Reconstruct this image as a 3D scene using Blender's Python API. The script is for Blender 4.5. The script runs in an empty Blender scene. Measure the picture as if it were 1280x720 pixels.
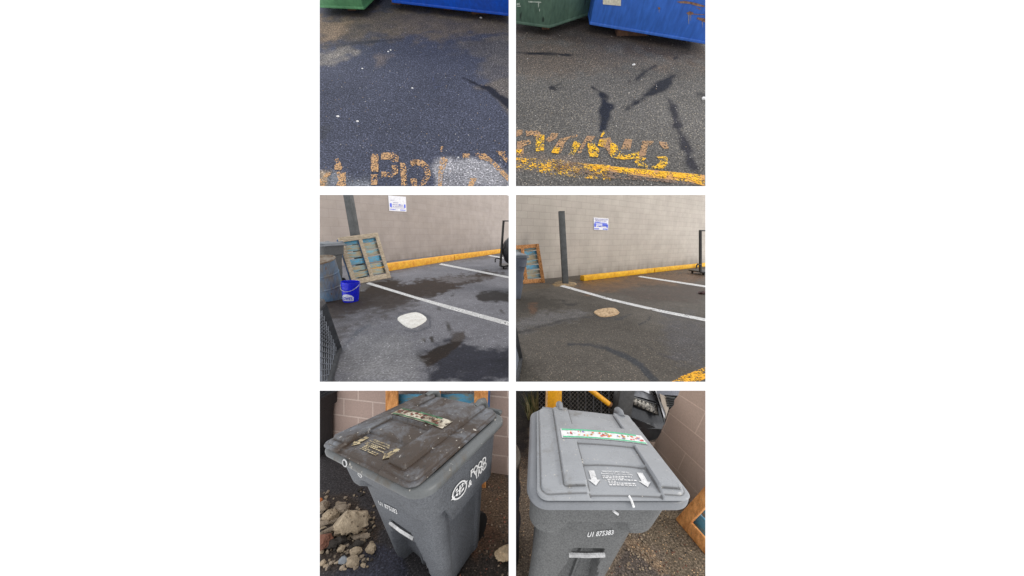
import bpy, bmesh, math, random
import numpy as np
from mathutils import Vector, Matrix, noise as mnoise

# ---------------------------------------------------------------- camera, sky, sun, exposure
SC = bpy.context.scene
F = 330.0                      # focal length in pixels of a 1280 px wide picture
CAM = Vector((0, 0, 1.9))
cd = bpy.data.cameras.new('camera')
cam = bpy.data.objects.new('camera', cd)
SC.collection.objects.link(cam)
cam.location = CAM
cam.rotation_euler = (math.radians(90), 0, 0)
cd.sensor_width = 36.0
cd.lens = 36.0 * F / 1280
cd.clip_start = 0.05
cd.clip_end = 500
SC.camera = cam
SUN_DIR = Vector((0.80, -0.34, 0.50)).normalized()
w = bpy.data.worlds.new('World'); SC.world = w; w.use_nodes = True
nt = w.node_tree; nt.nodes.clear()
sky = nt.nodes.new('ShaderNodeTexSky'); sky.sky_type = 'NISHITA'; sky.sun_disc = False
sky.sun_elevation = math.asin(SUN_DIR.z); sky.sun_rotation = math.atan2(SUN_DIR.x, SUN_DIR.y)
m1 = nt.nodes.new('ShaderNodeVectorMath'); m1.operation = 'SCALE'; m1.inputs['Scale'].default_value = 0.1
nt.links.new(sky.outputs[0], m1.inputs[0])
mx = nt.nodes.new('ShaderNodeMix'); mx.data_type = 'RGBA'; mx.inputs[0].default_value = 0.95
nt.links.new(m1.outputs[0], mx.inputs[6]); mx.inputs[7].default_value = (1.03, 1.03, 1.04, 1)   # white overcast
bg = nt.nodes.new('ShaderNodeBackground'); bg.inputs[1].default_value = 1.0
nt.links.new(mx.outputs[2], bg.inputs[0])
wo = nt.nodes.new('ShaderNodeOutputWorld'); nt.links.new(bg.outputs[0], wo.inputs[0])
sl = bpy.data.lights.new('sun', 'SUN'); sl.energy = 1.0; sl.angle = math.radians(12); sl.color = (1, .95, .88)
so = bpy.data.objects.new('sun', sl); SC.collection.objects.link(so)
so.rotation_euler = SUN_DIR.to_track_quat('Z', 'Y').to_euler()
SC.view_settings.view_transform = 'Standard'
SC.view_settings.look = 'None'
SC.view_settings.exposure = 0.22
SC.view_settings.gamma = 1.0
SC.render.film_transparent = False
SC.cycles.max_bounces = 6

# ---------------------------------------------------------------- helpers
def lin(r, g=None, b=None, k=1.0):
    if g is None: g = b = r
    def f(c):
        c /= 255.0
        return (c / 12.92 if c <= .04045 else ((c + .055) / 1.055) ** 2.4) * k
    return (f(r), f(g), f(b), 1)

class Place:
    """One of the six places: a rigid, level frame (X right, Y ahead, Z up) under the camera."""
    def __init__(s, rect, el, H):
        s.rect = rect; s.H = H
        e = math.radians(el)
        X, Y, Z = Vector((1, 0, 0)), Vector((0, math.cos(e), math.sin(e))), Vector((0, -math.sin(e), math.cos(e)))
        s.R = Matrix((X, Y, Z)).transposed()
        s.M = Matrix.Translation(CAM - H * Z) @ s.R.to_4x4()
        s.Ri = s.R.transposed()
        s.c = Vector((0, 0, H))
    def ray(s, x, y): return s.Ri @ Vector(((x - 640) / F, 1, (360 - y) / F))
    def g(s, x, y, z=0.0):
        r = s.ray(x, y); return s.c + r * ((z - s.H) / r.z)
    def at(s, x, y, d): return s.c + s.ray(x, y) * d
    def pl(s, x, y, p, n):
        r = s.ray(x, y); return s.c + r * ((p - s.c).dot(n) / r.dot(n))
    def pr(s, P):
        q = s.R @ (Vector(P) - s.c); return (640 + F * q.x / q.y, 360 - F * q.z / q.y)
    def planes(s):
        x0, y0, x1, y1 = s.rect; out = []
        if x0 is not None:
            out.append(Vector((-1, (x0 - 640) / F, 0)))
        if x1 is not None:
            out.append(Vector((1, -(x1 - 640) / F, 0)))
        if y0 is not None:
            out.append(Vector((0, -(360 - y0) / F, 1)))
        if y1 is not None:
            out.append(Vector((0, (360 - y1) / F, -1)))
        return out

TS = {}
def clip(bm, M, place):
    Mi = M.inverted(); co = Mi @ CAM
    for n in place.planes():
        nl = (M.to_3x3().transposed() @ n).normalized()
        if not any((v.co - co).dot(nl) > 1e-5 for v in bm.verts): continue
        r = bmesh.ops.bisect_plane(bm, geom=bm.verts[:] + bm.edges[:] + bm.faces[:], dist=1e-5, plane_co=co, plane_no=nl, clear_outer=True)
        ed = [e for e in r['geom_cut'] if isinstance(e, bmesh.types.BMEdge) and e.is_valid and e.is_boundary]
        if ed:
            try: bmesh.ops.holes_fill(bm, edges=ed, sides=0)
            except Exception: pass

def props(o, label=None, cat=None, group=None, kind=None):
    if label: o['label'] = label
    if cat: o['category'] = cat
    if group: o['group'] = group
    if kind: o['kind'] = kind

def thing(name, pl, loc, rz, label, cat, group=None):
    o = bpy.data.objects.new(name, None); SC.collection.objects.link(o)
    o.empty_display_size = .1
    T = Matrix.Translation(Vector(loc)) @ Matrix.Rotation(rz, 4, 'Z')
    o.matrix_world = pl.M @ T
    TS[o.name] = (pl, T)
    props(o, label, cat, group)
    return o

def obj(name, bm, mats, parent=None, pl=None, label=None, cat=None, group=None, kind=None, T=None, sharp=35, doclip=True, merge=True):
    """link bm (built in the coordinates of its place) as ONE mesh object"""
    if merge: bmesh.ops.remove_doubles(bm, verts=bm.verts, dist=1e-5)
    if parent is not None:
        pl, T = TS[parent.name]
    elif T is None:
        c = sum((v.co for v in bm.verts), Vector()) / max(1, len(bm.verts))
        c.z = min(v.co.z for v in bm.verts)
        T = Matrix.Translation(c)
    bm.transform(T.inverted())
    if doclip: clip(bm, pl.M @ T, pl)
    for e in bm.edges:
        if len(e.link_faces) == 2 and e.calc_face_angle(0) > math.radians(sharp): e.smooth = False
    for f in bm.faces: f.smooth = True
    me = bpy.data.meshes.new(name); bm.to_mesh(me); bm.free()
    for m in (mats if isinstance(mats, (list, tuple)) else [mats]): me.materials.append(m)
    o = bpy.data.objects.new(name, me); SC.collection.objects.link(o)
    if parent is not None: o.parent = parent
    else: o.matrix_world = pl.M @ T
    TS[o.name] = (pl, T)
    props(o, label, cat, group, kind)
    return o

def hexa(bm, P, mi=0, bev=0.0):
    """P: 8 corners, 0-3 bottom loop, 4-7 top loop"""
    b2 = bmesh.new()
    v = [b2.verts.new(p) for p in P]
    for q in ((3, 2, 1, 0), (4, 5, 6, 7), (0, 1, 5, 4), (1, 2, 6, 5), (2, 3, 7, 6), (3, 0, 4, 7)):
        b2.faces.new([v[i] for i in q]).material_index = mi
    bmesh.ops.recalc_face_normals(b2, faces=b2.faces)
    if bev: bmesh.ops.bevel(b2, geom=b2.edges[:], offset=bev, segments=2, affect='EDGES', profile=.5)
    for f in b2.faces: f.material_index = mi
    t = bpy.data.meshes.new('t'); b2.to_mesh(t); b2.free(); bm.from_mesh(t); bpy.data.meshes.remove(t)
    return bm

def box(bm, a, b, mi=0, bev=0.0, M=None):
    x0, y0, z0 = a; x1, y1, z1 = b
    P = [Vector(p) for p in ((x0, y0, z0), (x1, y0, z0), (x1, y1, z0), (x0, y1, z0), (x0, y0, z1), (x1, y0, z1), (x1, y1, z1), (x0, y1, z1))]
    if M is not None: P = [M @ p for p in P]
    return hexa(bm, P, mi, bev)

def frame_of(d):
    d = d.normalized(); a = Vector((0, 0, 1)) if abs(d.z) < .9 else Vector((1, 0, 0))
    u = d.cross(a).normalized(); return u, d.cross(u).normalized()

def tube(bm, pts, r, n=10, mi=0, cap=True, close=False):
    pts = [Vector(p) for p in pts]; rings = []
    N = len(pts)
    for i, p in enumerate(pts):
        d = (pts[(i + 1) % N] - pts[i - 1]) if close else (pts[min(i + 1, N - 1)] - pts[max(i - 1, 0)])
        u, v = frame_of(d)
        if rings:
            u = (pu - d.normalized() * pu.dot(d.normalized())).normalized(); v = d.normalized().cross(u)
        pu = u
        rr = r[i] if isinstance(r, (list, tuple)) else r
        rings.append([bm.verts.new(p + rr * (math.cos(2 * math.pi * k / n) * u + math.sin(2 * math.pi * k / n) * v)) for k in range(n)])
    for i in range(N if close else N - 1):
        a, b = rings[i], rings[(i + 1) % N]
        for k in range(n):
            bm.faces.new((a[k], a[(k + 1) % n], b[(k + 1) % n], b[k])).material_index = mi
    if cap and not close:
        bm.faces.new(rings[0][::-1]).material_index = mi; bm.faces.new(rings[-1]).material_index = mi
    return bm

def lathe(bm, prof, M, n=48, mi=0, ax=None):
    """prof: list of (r, z)"""
    rings = []
    for r, z in prof:
        if r < 1e-6: rings.append([bm.verts.new(M @ Vector((0, 0, z)))])
        else: rings.append([bm.verts.new(M @ Vector((r * math.cos(2 * math.pi * k / n), r * math.sin(2 * math.pi * k / n), z))) for k in range(n)])
    for a, b in zip(rings, rings[1:]):
        for k in range(n):
            k2 = (k + 1) % n
            if len(a) == 1 and len(b) == 1: continue
            if len(a) == 1: q = (a[0], b[k2], b[k])
            elif len(b) == 1: q = (a[k], a[k2], b[0])
            else: q = (a[k], a[k2], b[k2], b[k])
            bm.faces.new(q).material_index = mi
    bmesh.ops.recalc_face_normals(bm, faces=bm.faces)
    return bm

def plate(bm, pts, n, t, mi=0):
    """flat polygon pts extruded by t along n"""
    n = n.normalized(); a = [bm.verts.new(p) for p in pts]; b = [bm.verts.new(Vector(p) + n * t) for p in pts]
    fs = [bm.faces.new(b), bm.faces.new(a[::-1])]
    for i in range(len(a)):
        j = (i + 1) % len(a); fs.append(bm.faces.new((a[i], a[j], b[j], b[i])))
    for f in fs: f.material_index = mi
    bmesh.ops.recalc_face_normals(bm, faces=fs)
    return bm

_tc = {}
def text_mesh(s, bold=0.0):
    """verts in 0..1 box and polygons of a word"""
    k = (s, bold)
    if k in _tc: return _tc[k]
    c = bpy.data.curves.new('t', 'FONT'); c.body = s; c.offset = bold; c.resolution_u = 3
    o = bpy.data.objects.new('t', c); SC.collection.objects.link(o)
    dg = bpy.context.evaluated_depsgraph_get(); dg.update()
    me = bpy.data.meshes.new_from_object(o.evaluated_get(dg))
    V = [v.co.copy() for v in me.vertices]; P = [tuple(p.vertices) for p in me.polygons]
    bpy.data.objects.remove(o); bpy.data.curves.remove(c); bpy.data.meshes.remove(me)
    x0 = min(v.x for v in V); x1 = max(v.x for v in V); y0 = min(v.y for v in V); y1 = max(v.y for v in V)
    V = [((v.x - x0) / (x1 - x0), (v.y - y0) / (y1 - y0)) for v in V]
    _tc[k] = (V, P); return V, P

def put_text(bm, s, fn, mi=0, bold=0.0):
    V, P = text_mesh(s, bold)
    vs = [bm.verts.new(fn(u, v)) for u, v in V]
    for p in P:
        try: bm.faces.new([vs[i] for i in p]).material_index = mi
        except ValueError: pass
    return bm

# ---------------------------------------------------------------- materials
def nmat(name):
    m = bpy.data.materials.new(name); m.use_nodes = True
    n = m.node_tree; b = n.nodes['Principled BSDF']
    return m, n, b
def N(n, t, **kw):
    x = n.nodes.new(t)
    for k, v in kw.items():
        if k in x.inputs: x.inputs[k].default_value = v
        else: setattr(x, k, v)
    return x
def L(n, a, b): n.links.new(a, b)
def ramp(n, fac, stops):
    r = n.nodes.new('ShaderNodeValToRGB'); e = r.color_ramp.elements
    while len(e) < len(stops): e.new(.5)
    for x, (p, c) in zip(e, stops):
        x.position = p; x.color = c if isinstance(c, tuple) else (c, c, c, 1)
    L(n, fac, r.inputs[0]); return r.outputs[0]
def mixc(n, f, a, b, t='MIX'):
    m = n.nodes.new('ShaderNodeMix'); m.data_type = 'RGBA'; m.blend_type = t
    for s, v in ((m.inputs[0], f), (m.inputs[6], a), (m.inputs[7], b)):
        if hasattr(v, 'is_output'): L(n, v, s)
        else: s.default_value = v
    return m.outputs[2]
def coords(n, which='Object'):
    return n.nodes.new('ShaderNodeTexCoord').outputs[which]
def bumpn(n, b, h, s, d=.01):
    k = n.nodes.new('ShaderNodeBump'); k.inputs['Strength'].default_value = s; k.inputs['Distance'].default_value = d
    L(n, h, k.inputs['Height']); L(n, k.outputs[0], b.inputs['Normal'])

def pm(name, a, b=None, scale=6, rough=.6, bump=.2, metal=0.0, fine=None, stretch=None, rvar=.15, lo=.35, hi=.65, spec=.5):
    """mottled material: colour a to b by noise, fine grain and bump"""
    m, n, bs = nmat(name); b = b or tuple(c * .75 for c in a[:3]) + (1,)
    tc = coords(n)
    if stretch:
        mp = N(n, 'ShaderNodeMapping'); mp.inputs['Scale'].default_value = stretch; L(n, tc, mp.inputs[0]); tc = mp.outputs[0]
    t = N(n, 'ShaderNodeTexNoise', Scale=scale, Detail=6, Roughness=.65); L(n, tc, t.inputs['Vector'])
    c = ramp(n, t.outputs[0], ((lo, a), (hi, b)))
    t2 = N(n, 'ShaderNodeTexNoise', Scale=scale * 9, Detail=4); L(n, tc, t2.inputs['Vector'])
    g = ramp(n, t2.outputs[0], ((.3, .8), (.7, 1.15)))
    c = mixc(n, 1.0, c, g, 'MULTIPLY')
    if fine:
        fs, fc, th = fine
        v = N(n, 'ShaderNodeTexNoise', Scale=fs, Detail=2); L(n, tc, v.inputs['Vector'])
        c = mixc(n, ramp(n, v.outputs[0], ((th, 0.0), (th + .05, 1.0))), c, fc)
    L(n, c, bs.inputs['Base Color'])
    L(n, ramp(n, t.outputs[0], ((.3, max(0, rough - rvar)), (.7, min(1, rough + rvar)))), bs.inputs['Roughness'])
    bs.inputs['Metallic'].default_value = metal
    bs.inputs['Specular IOR Level'].default_value = spec
    if bump: bumpn(n, bs, t2.outputs[0], bump)
    return m

def asphalt(name, grain=90, bright=(.5, .48, .44, 1), amount=.5, wetgloss=.35, k_=1.0):
    m, n, bs = nmat(name)
    at = N(n, 'ShaderNodeAttribute', attribute_name='stain')
    tc = coords(n)
    t1 = N(n, 'ShaderNodeTexNoise', Scale=grain, Detail=3, Roughness=.7); L(n, tc, t1.inputs['Vector'])
    t2 = N(n, 'ShaderNodeTexNoise', Scale=grain * .22, Detail=5, Roughness=.7); L(n, tc, t2.inputs['Vector'])
    c = mixc(n, 1.0, at.outputs['Color'], ramp(n, t1.outputs[0], ((.32, 1 - .7 * k_), (.5, .92), (.68, 1 + 1.1 * k_))), 'MULTIPLY')
    c = mixc(n, 1.0, c, ramp(n, t2.outputs[0], ((.3, .8), (.7, 1.2))), 'MULTIPLY')
    v = N(n, 'ShaderNodeTexVoronoi', Scale=grain * .9); L(n, tc, v.inputs['Vector'])
    w1 = ramp(n, v.outputs['Distance'], ((.16, 1.0), (.26, 0.0)))
    w2 = ramp(n, v.outputs['Color'], ((1 - amount * .35, 0.0), (1 - amount * .3, 1.0)))
    k = mixc(n, 1.0, w1, w2, 'MULTIPLY')
    c = mixc(n, k, c, mixc(n, 1.0, mixc(n, .5, bright, (.16, .16, .16, 1)), mixc(n, 1.0, at.outputs['Color'], (18, 18, 18, 1), 'MULTIPLY'), 'MULTIPLY'))
    L(n, c, bs.inputs['Base Color'])
    rr = N(n, 'ShaderNodeMapRange'); L(n, at.outputs['Alpha'], rr.inputs[0])
    rr.inputs[3].default_value = .85; rr.inputs[4].default_value = wetgloss
    L(n, rr.outputs[0], bs.inputs['Roughness'])
    bs.inputs['Specular IOR Level'].default_value = .25
    bumpn(n, bs, t1.outputs[0], .45, .006)
    return m

def blocks(name, c1, c2, mortar, bw=.4, bh=.2, ms=.006, shear=0.0, soft=.2, mdark=1.0, offx=0.0, offz=0.0, streak=.08):
    m, n, bs = nmat(name)
    s = N(n, 'ShaderNodeSeparateXYZ'); L(n, coords(n), s.inputs[0])
    xs = N(n, 'ShaderNodeMath', operation='MULTIPLY_ADD'); L(n, s.outputs[2], xs.inputs[0]); xs.inputs[1].default_value = shear; L(n, s.outputs[0], xs.inputs[2])
    cb = N(n, 'ShaderNodeCombineXYZ'); L(n, xs.outputs[0], cb.inputs[0]); L(n, s.outputs[2], cb.inputs[1])
    mp = N(n, 'ShaderNodeMapping'); mp.inputs['Location'].default_value = (offx, offz, 0); L(n, cb.outputs[0], mp.inputs[0])
    b = N(n, 'ShaderNodeTexBrick', Scale=1.0); b.inputs['Mortar Size'].default_value = ms; b.inputs['Mortar Smooth'].default_value = soft
    b.inputs['Brick Width'].default_value = bw; b.inputs['Row Height'].default_value = bh
    b.inputs['Color1'].default_value = c1; b.inputs['Color2'].default_value = c2; b.inputs['Mortar'].default_value = mortar
    b.inputs['Bias'].default_value = -.2
    L(n, mp.outputs[0], b.inputs[0])
    t = N(n, 'ShaderNodeTexNoise', Scale=1.3, Detail=6, Roughness=.6); L(n, coords(n), t.inputs['Vector'])
    c = mixc(n, 1.0, b.outputs[0], ramp(n, t.outputs[0], ((.3, 1 - streak), (.7, 1 + streak))), 'MULTIPLY')
    t2 = N(n, 'ShaderNodeTexNoise', Scale=60, Detail=4); L(n, coords(n), t2.inputs['Vector'])
    c = mixc(n, 1.0, c, ramp(n, t2.outputs[0], ((.3, .9), (.7, 1.08))), 'MULTIPLY')
    # dirt splashed up from the ground and pale runs
    mp2 = N(n, 'ShaderNodeMapping'); mp2.inputs['Scale'].default_value = (3.2, 3.2, .35); L(n, coords(n), mp2.inputs[0])
    t3 = N(n, 'ShaderNodeTexNoise', Scale=1.0, Detail=5); L(n, mp2.outputs[0], t3.inputs['Vector'])
    hgt = N(n, 'ShaderNodeMapRange'); L(n, s.outputs[2], hgt.inputs[0]); hgt.inputs[1].default_value = 0; hgt.inputs[2].default_value = .45; hgt.inputs[3].default_value = .5; hgt.inputs[4].default_value = 0
    dm = N(n, 'ShaderNodeMath', operation='MULTIPLY'); L(n, hgt.outputs[0], dm.inputs[0]); L(n, ramp(n, t3.outputs[0], ((.35, 0.0), (.65, 1.0))), dm.inputs[1])
    c = mixc(n, dm.outputs[0], c, lin(105, 95, 82))
    L(n, c, bs.inputs['Base Color']); bs.inputs['Roughness'].default_value = .8; bs.inputs['Specular IOR Level'].default_value = .2
    ad = N(n, 'ShaderNodeMath', operation='MULTIPLY_ADD'); L(n, b.outputs['Fac'], ad.inputs[0]); ad.inputs[1].default_value = -1.0; L(n, t2.outputs[0], ad.inputs[2])
    bumpn(n, bs, ad.outputs[0], .35, .006)
    return m

def worn(name, col, col2, keep=.5, scale=40):
    """flaking road paint: what is gone shows the road"""
    m, n, bs = nmat(name); tc = coords(n)
    t = N(n, 'ShaderNodeTexNoise', Scale=scale, Detail=4, Roughness=.75); L(n, tc, t.inputs['Vector'])
    t2 = N(n, 'ShaderNodeTexNoise', Scale=scale * .15, Detail=3); L(n, tc, t2.inputs['Vector'])
    L(n, mixc(n, 1.0, ramp(n, t2.outputs[0], ((.4, col), (.6, col2))), ramp(n, t.outputs[0], ((.3, .7), (.6, 1.1))), 'MULTIPLY'), bs.inputs['Base Color'])
    bs.inputs['Roughness'].default_value = .75
    tr = N(n, 'ShaderNodeBsdfTransparent'); ms = N(n, 'ShaderNodeMixShader')
    s = N(n, 'ShaderNodeMath', operation='MULTIPLY_ADD'); L(n, t2.outputs[0], s.inputs[0]); s.inputs[1].default_value = .5; L(n, t.outputs[0], s.inputs[2])
    thr = .75 + (.5 - keep) * .55
    L(n, ramp(n, s.outputs[0], ((thr, 0.0), (thr + .03, 1.0))), ms.inputs[0])
    L(n, tr.outputs[0], ms.inputs[1]); L(n, bs.outputs[0], ms.inputs[2])
    L(n, ms.outputs[0], n.nodes['Material Output'].inputs[0])
    return m

WOOD = pm('weathered_wood', lin(205, 190, 166), lin(150, 134, 114), scale=5, rough=.85, bump=.5, stretch=(2, 2, 9))
WOODO = pm('stained_wood', lin(212, 150, 88), lin(128, 82, 46), scale=5, rough=.8, bump=.5, stretch=(7, 7, 3), fine=(14, lin(70, 100, 110), .66))
BLUEW = pm('blue_painted_wood', lin(92, 168, 204), lin(140, 146, 136), scale=4, rough=.7, bump=.4, stretch=(2, 2, 8), lo=.45, hi=.62)
BLUEE = pm('blue_edge_paint', lin(40, 92, 150), lin(50, 80, 110), scale=6, rough=.6)
POST = pm('grey_post_paint', lin(88, 90, 90), lin(74, 76, 76), scale=5, rough=.6, bump=.1)
YEL = pm('yellow_kerb_paint', lin(252, 196, 22), lin(222, 158, 20), scale=5, rough=.6, bump=.3, fine=(22, lin(150, 100, 40), .7))
YELO = pm('amber_kerb_paint', lin(255, 198, 60), lin(226, 150, 50), scale=5, rough=.6, bump=.3, fine=(22, lin(170, 110, 60), .7))
WHITEP = worn('white_line_paint', lin(225), lin(200), .72, 30)
BLACKM = pm('black_metal', lin(30), lin(22), scale=8, rough=.4, bump=.05)
RUBBER = pm('black_rubber', lin(28), lin(20), scale=8, rough=.8)
STEEL = pm('bright_steel', lin(210), lin(170), scale=12, rough=.25, bump=.03, metal=.9)
DARK = pm('dark_gap', lin(18), lin(12), rough=.9)

# ---------------------------------------------------------------- ground sheets
def vnoise(x, y, seed=0):
    xi = np.floor(x).astype(np.int64); yi = np.floor(y).astype(np.int64); fx = x - xi; fy = y - yi
    fx = fx * fx * (3 - 2 * fx); fy = fy * fy * (3 - 2 * fy)
    def h(a, b):
        n = (a * 374761393 + b * 668265263 + seed * 144665) & 0x7fffffff
        n = ((n ^ (n >> 13)) * 1274126177) & 0x7fffffff
        return ((n ^ (n >> 16)) & 0xffff) / 65535.0
    return (h(xi, yi) * (1 - fx) + h(xi + 1, yi) * fx) * (1 - fy) + (h(xi, yi + 1) * (1 - fx) + h(xi + 1, yi + 1) * fx) * fy
def fbm(x, y, seed=0, o=4):
    s = 0; a = .5
    for i in range(o):
        s = s + a * vnoise(x * 2 ** i, y * 2 ** i, seed + i); a *= .5
    return s / (1 - .5 ** o)
def sdpoly(x, y, P):
    d = np.full(x.shape, 1e9); ins = np.zeros(x.shape, bool); n = len(P)
    for i in range(n):
        ax, ay = P[i]; bx, by = P[(i + 1) % n]
        ex, ey = bx - ax, by - ay; t = np.clip(((x - ax) * ex + (y - ay) * ey) / (ex * ex + ey * ey + 1e-9), 0, 1)
        d = np.minimum(d, np.hypot(x - ax - t * ex, y - ay - t * ey))
        c = ((ay > y) != (by > y)) & (x < (bx - ax) * (y - ay) / (by - ay + 1e-12) + ax)
        ins ^= c
    return np.where(ins, -d, d)
def sdline(x, y, P):
    d = np.full(x.shape, 1e9)
    for (ax, ay, ar), (bx, by, br) in zip(P, P[1:]):
        ex, ey = bx - ax, by - ay; t = np.clip(((x - ax) * ex + (y - ay) * ey) / (ex * ex + ey * ey + 1e-9), 0, 1)
        d = np.minimum(d, np.hypot(x - ax - t * ex, y - ay - t * ey) - (ar + t * (br - ar)))
    return d

def ground(name, pl, ytop, y1, mat, base, stains, seed, kind='structure', step=1.0, label=None, xr=None, relief=0.0):
    """one sheet of road surface, with its stains as a colour attribute; a few cm thick"""
    x0, x1 = xr or (pl.rect[0], pl.rect[2])
    nx = int((x1 - x0) / step) + 1; ny = int((y1 - min(ytop(x0), ytop(x1))) / step) + 1
    us = np.linspace(x0, x1, nx); G = []; px = np.zeros((ny, nx)); py = np.zeros((ny, nx))
    for i, u in enumerate(us):
        yt = ytop(u); py[:, i] = np.linspace(yt, y1, ny); px[:, i] = u
    e = math.acos(max(-1, min(1, pl.R[2][2]))); ce, se = math.cos(e), math.sin(e)
    dx = (px - 640) / F; dz = (360 - py) / F
    ry = ce * 1 + se * dz; rz = -se * 1 + ce * dz
    t = -pl.H / rz; X = dx * t; Y = ry * t
    col = np.empty((ny, nx, 4)); b = np.array(base[:3])
    nz = fbm(X * 1.1, Y * 1.1, seed, 5); nz2 = fbm(X * 6, Y * 6, seed + 9, 4)
    col[..., :3] = b * (0.78 + .44 * nz)[..., None] * (.88 + .24 * nz2)[..., None]
    col[..., 3] = np.clip(.25 + (nz - .5) * .8, 0, 1)
    wx = (fbm(X * 3.1, Y * 3.1, seed + 3, 5) - .5); wy = (fbm(X * 3.1, Y * 3.1, seed + 5, 5) - .5)
    nf = fbm(X * 9, Y * 9, seed + 30, 5)
    for st in stains:
        kind_, P, c, soft, amp, op, wet = st
        qx = px + wx * amp * 4; qy = py + wy * amp * 2.2
        d = sdpoly(qx, qy, P) if kind_ == 'p' else sdline(qx, qy, P)
        m = np.clip(.5 - d / max(soft * 1.25, .01) + (nf - .5) * 1.5, 0, 1); m = m * m * (3 - 2 * m) * op * (.6 + .8 * np.clip(nz2, 0, 1))
        m = np.clip(m, 0, 1)[..., None]
        c = np.array(c[:3])
        col[..., :3] = col[..., :3] * (1 - m) + c * (.8 + .4 * nz2)[..., None] * m
        col[..., 3] = col[..., 3] * (1 - m[..., 0]) + wet * m[..., 0]
    Z = np.zeros_like(X)
    if relief: Z = relief * (fbm(X * 5, Y * 5, seed + 20, 4) - .5)
    V = [(float(a), float(b_), float(c_)) for a, b_, c_ in zip(X.ravel(), Y.ravel(), Z.ravel())]
    Fc = [(j * nx + i, (j + 1) * nx + i, (j + 1) * nx + i + 1, j * nx + i + 1) for j in range(ny - 1) for i in range(nx - 1)]
    # underside: the slab edge slopes away beneath the sheet
    ring = [i for i in range(nx)] + [j * nx + nx - 1 for j in range(1, ny)] + [(ny - 1) * nx + i for i in range(nx - 2, -1, -1)] + [j * nx for j in range(ny - 2, 0, -1)]
    n0 = len(V)
    for k in ring:
        p = Vector(V[k]); V.append(tuple(p + (p - pl.c).normalized() * .12))
    for a in range(len(ring)):
        c_ = (a + 1) % len(ring); Fc.append((ring[a], ring[c_], n0 + c_, n0 + a))
    Fc.append(tuple(n0 + a for a in range(len(ring))))
    me = bpy.data.meshes.new(name); me.from_pydata(V, [], Fc)
    at = me.color_attributes.new('stain', 'FLOAT_COLOR', 'POINT')
    arr = np.ones((len(V), 4)); arr[:nx * ny] = col.reshape(-1, 4); arr[nx * ny:, :3] = b
    at.data.foreach_set('color', arr.astype(np.float32).ravel())
    for p in me.polygons: p.use_smooth = False
    me.materials.append(mat)
    o = bpy.data.objects.new(name, me); SC.collection.objects.link(o); o.matrix_world = pl.M
    o['kind'] = kind
    if label: o['label'] = label
    return o

def zz(P, ox, oy, s): return [(ox + p[0] / s, oy + p[1] / s) + tuple(q / s for q in p[2:]) for p in P]

def paint_poly(pl, polys, mat, z=.004, grow=0):
    bm = bmesh.new()
    for P in polys:
        try: bm.faces.new([bm.verts.new(pl.g(x, y, z)) for x, y in P])
        except ValueError: pass
    bmesh.ops.triangulate(bm, faces=bm.faces)
    bmesh.ops.recalc_face_normals(bm, faces=bm.faces)
    if sum(f.normal.z for f in bm.faces) < 0: bmesh.ops.reverse_faces(bm, faces=bm.faces)
    return bm

def pebbles(pl, name, n, region, size, mat, label, seed, height=.5):
    rnd = random.Random(seed); bm = bmesh.new(); k = 0
    while k < n:
        x, y = region(rnd); k += 1
        p = pl.g(x, y); s = rnd.uniform(*size)
        b2 = bmesh.new(); bmesh.ops.create_icosphere(b2, subdivisions=1, radius=s)
        a = Matrix.Translation(p + Vector((0, 0, s * .2))) @ Matrix.Rotation(rnd.random() * 6, 4, 'Z') @ Matrix.Diagonal((rnd.uniform(.7, 1.4), rnd.uniform(.6, 1), height, 1))
        for v in b2.verts: v.co *= rnd.uniform(.75, 1.2)
        b2.transform(a)
        mi = rnd.randrange(len(mat))
        for f in b2.faces: f.material_index = mi
        t = bpy.data.meshes.new('t'); b2.to_mesh(t); b2.free(); bm.from_mesh(t); bpy.data.meshes.remove(t)
    return obj(name, bm, mat, pl=pl, label=label, kind='stuff', T=Matrix.Identity(4), sharp=20, merge=False)

# the six places
A = Place((399.6, None, 636.0, 232.8), 62, 1.5)
B = Place((644.8, None, 881.8, 232.8), 62, 1.5)
C_ = Place((399.6, 243.6, 636.0, 477.2), math.degrees(math.atan(68 / F)), 1.4)
D_ = Place((644.8, 243.6, 881.8, 477.2), math.degrees(math.atan(60 / F)), 1.4)
E_ = Place((399.6, 488.3, 636.0, None), 0, 1.9)
G_ = Place((644.8, 488.3, 881.8, None), 0, 1.9)

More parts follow.
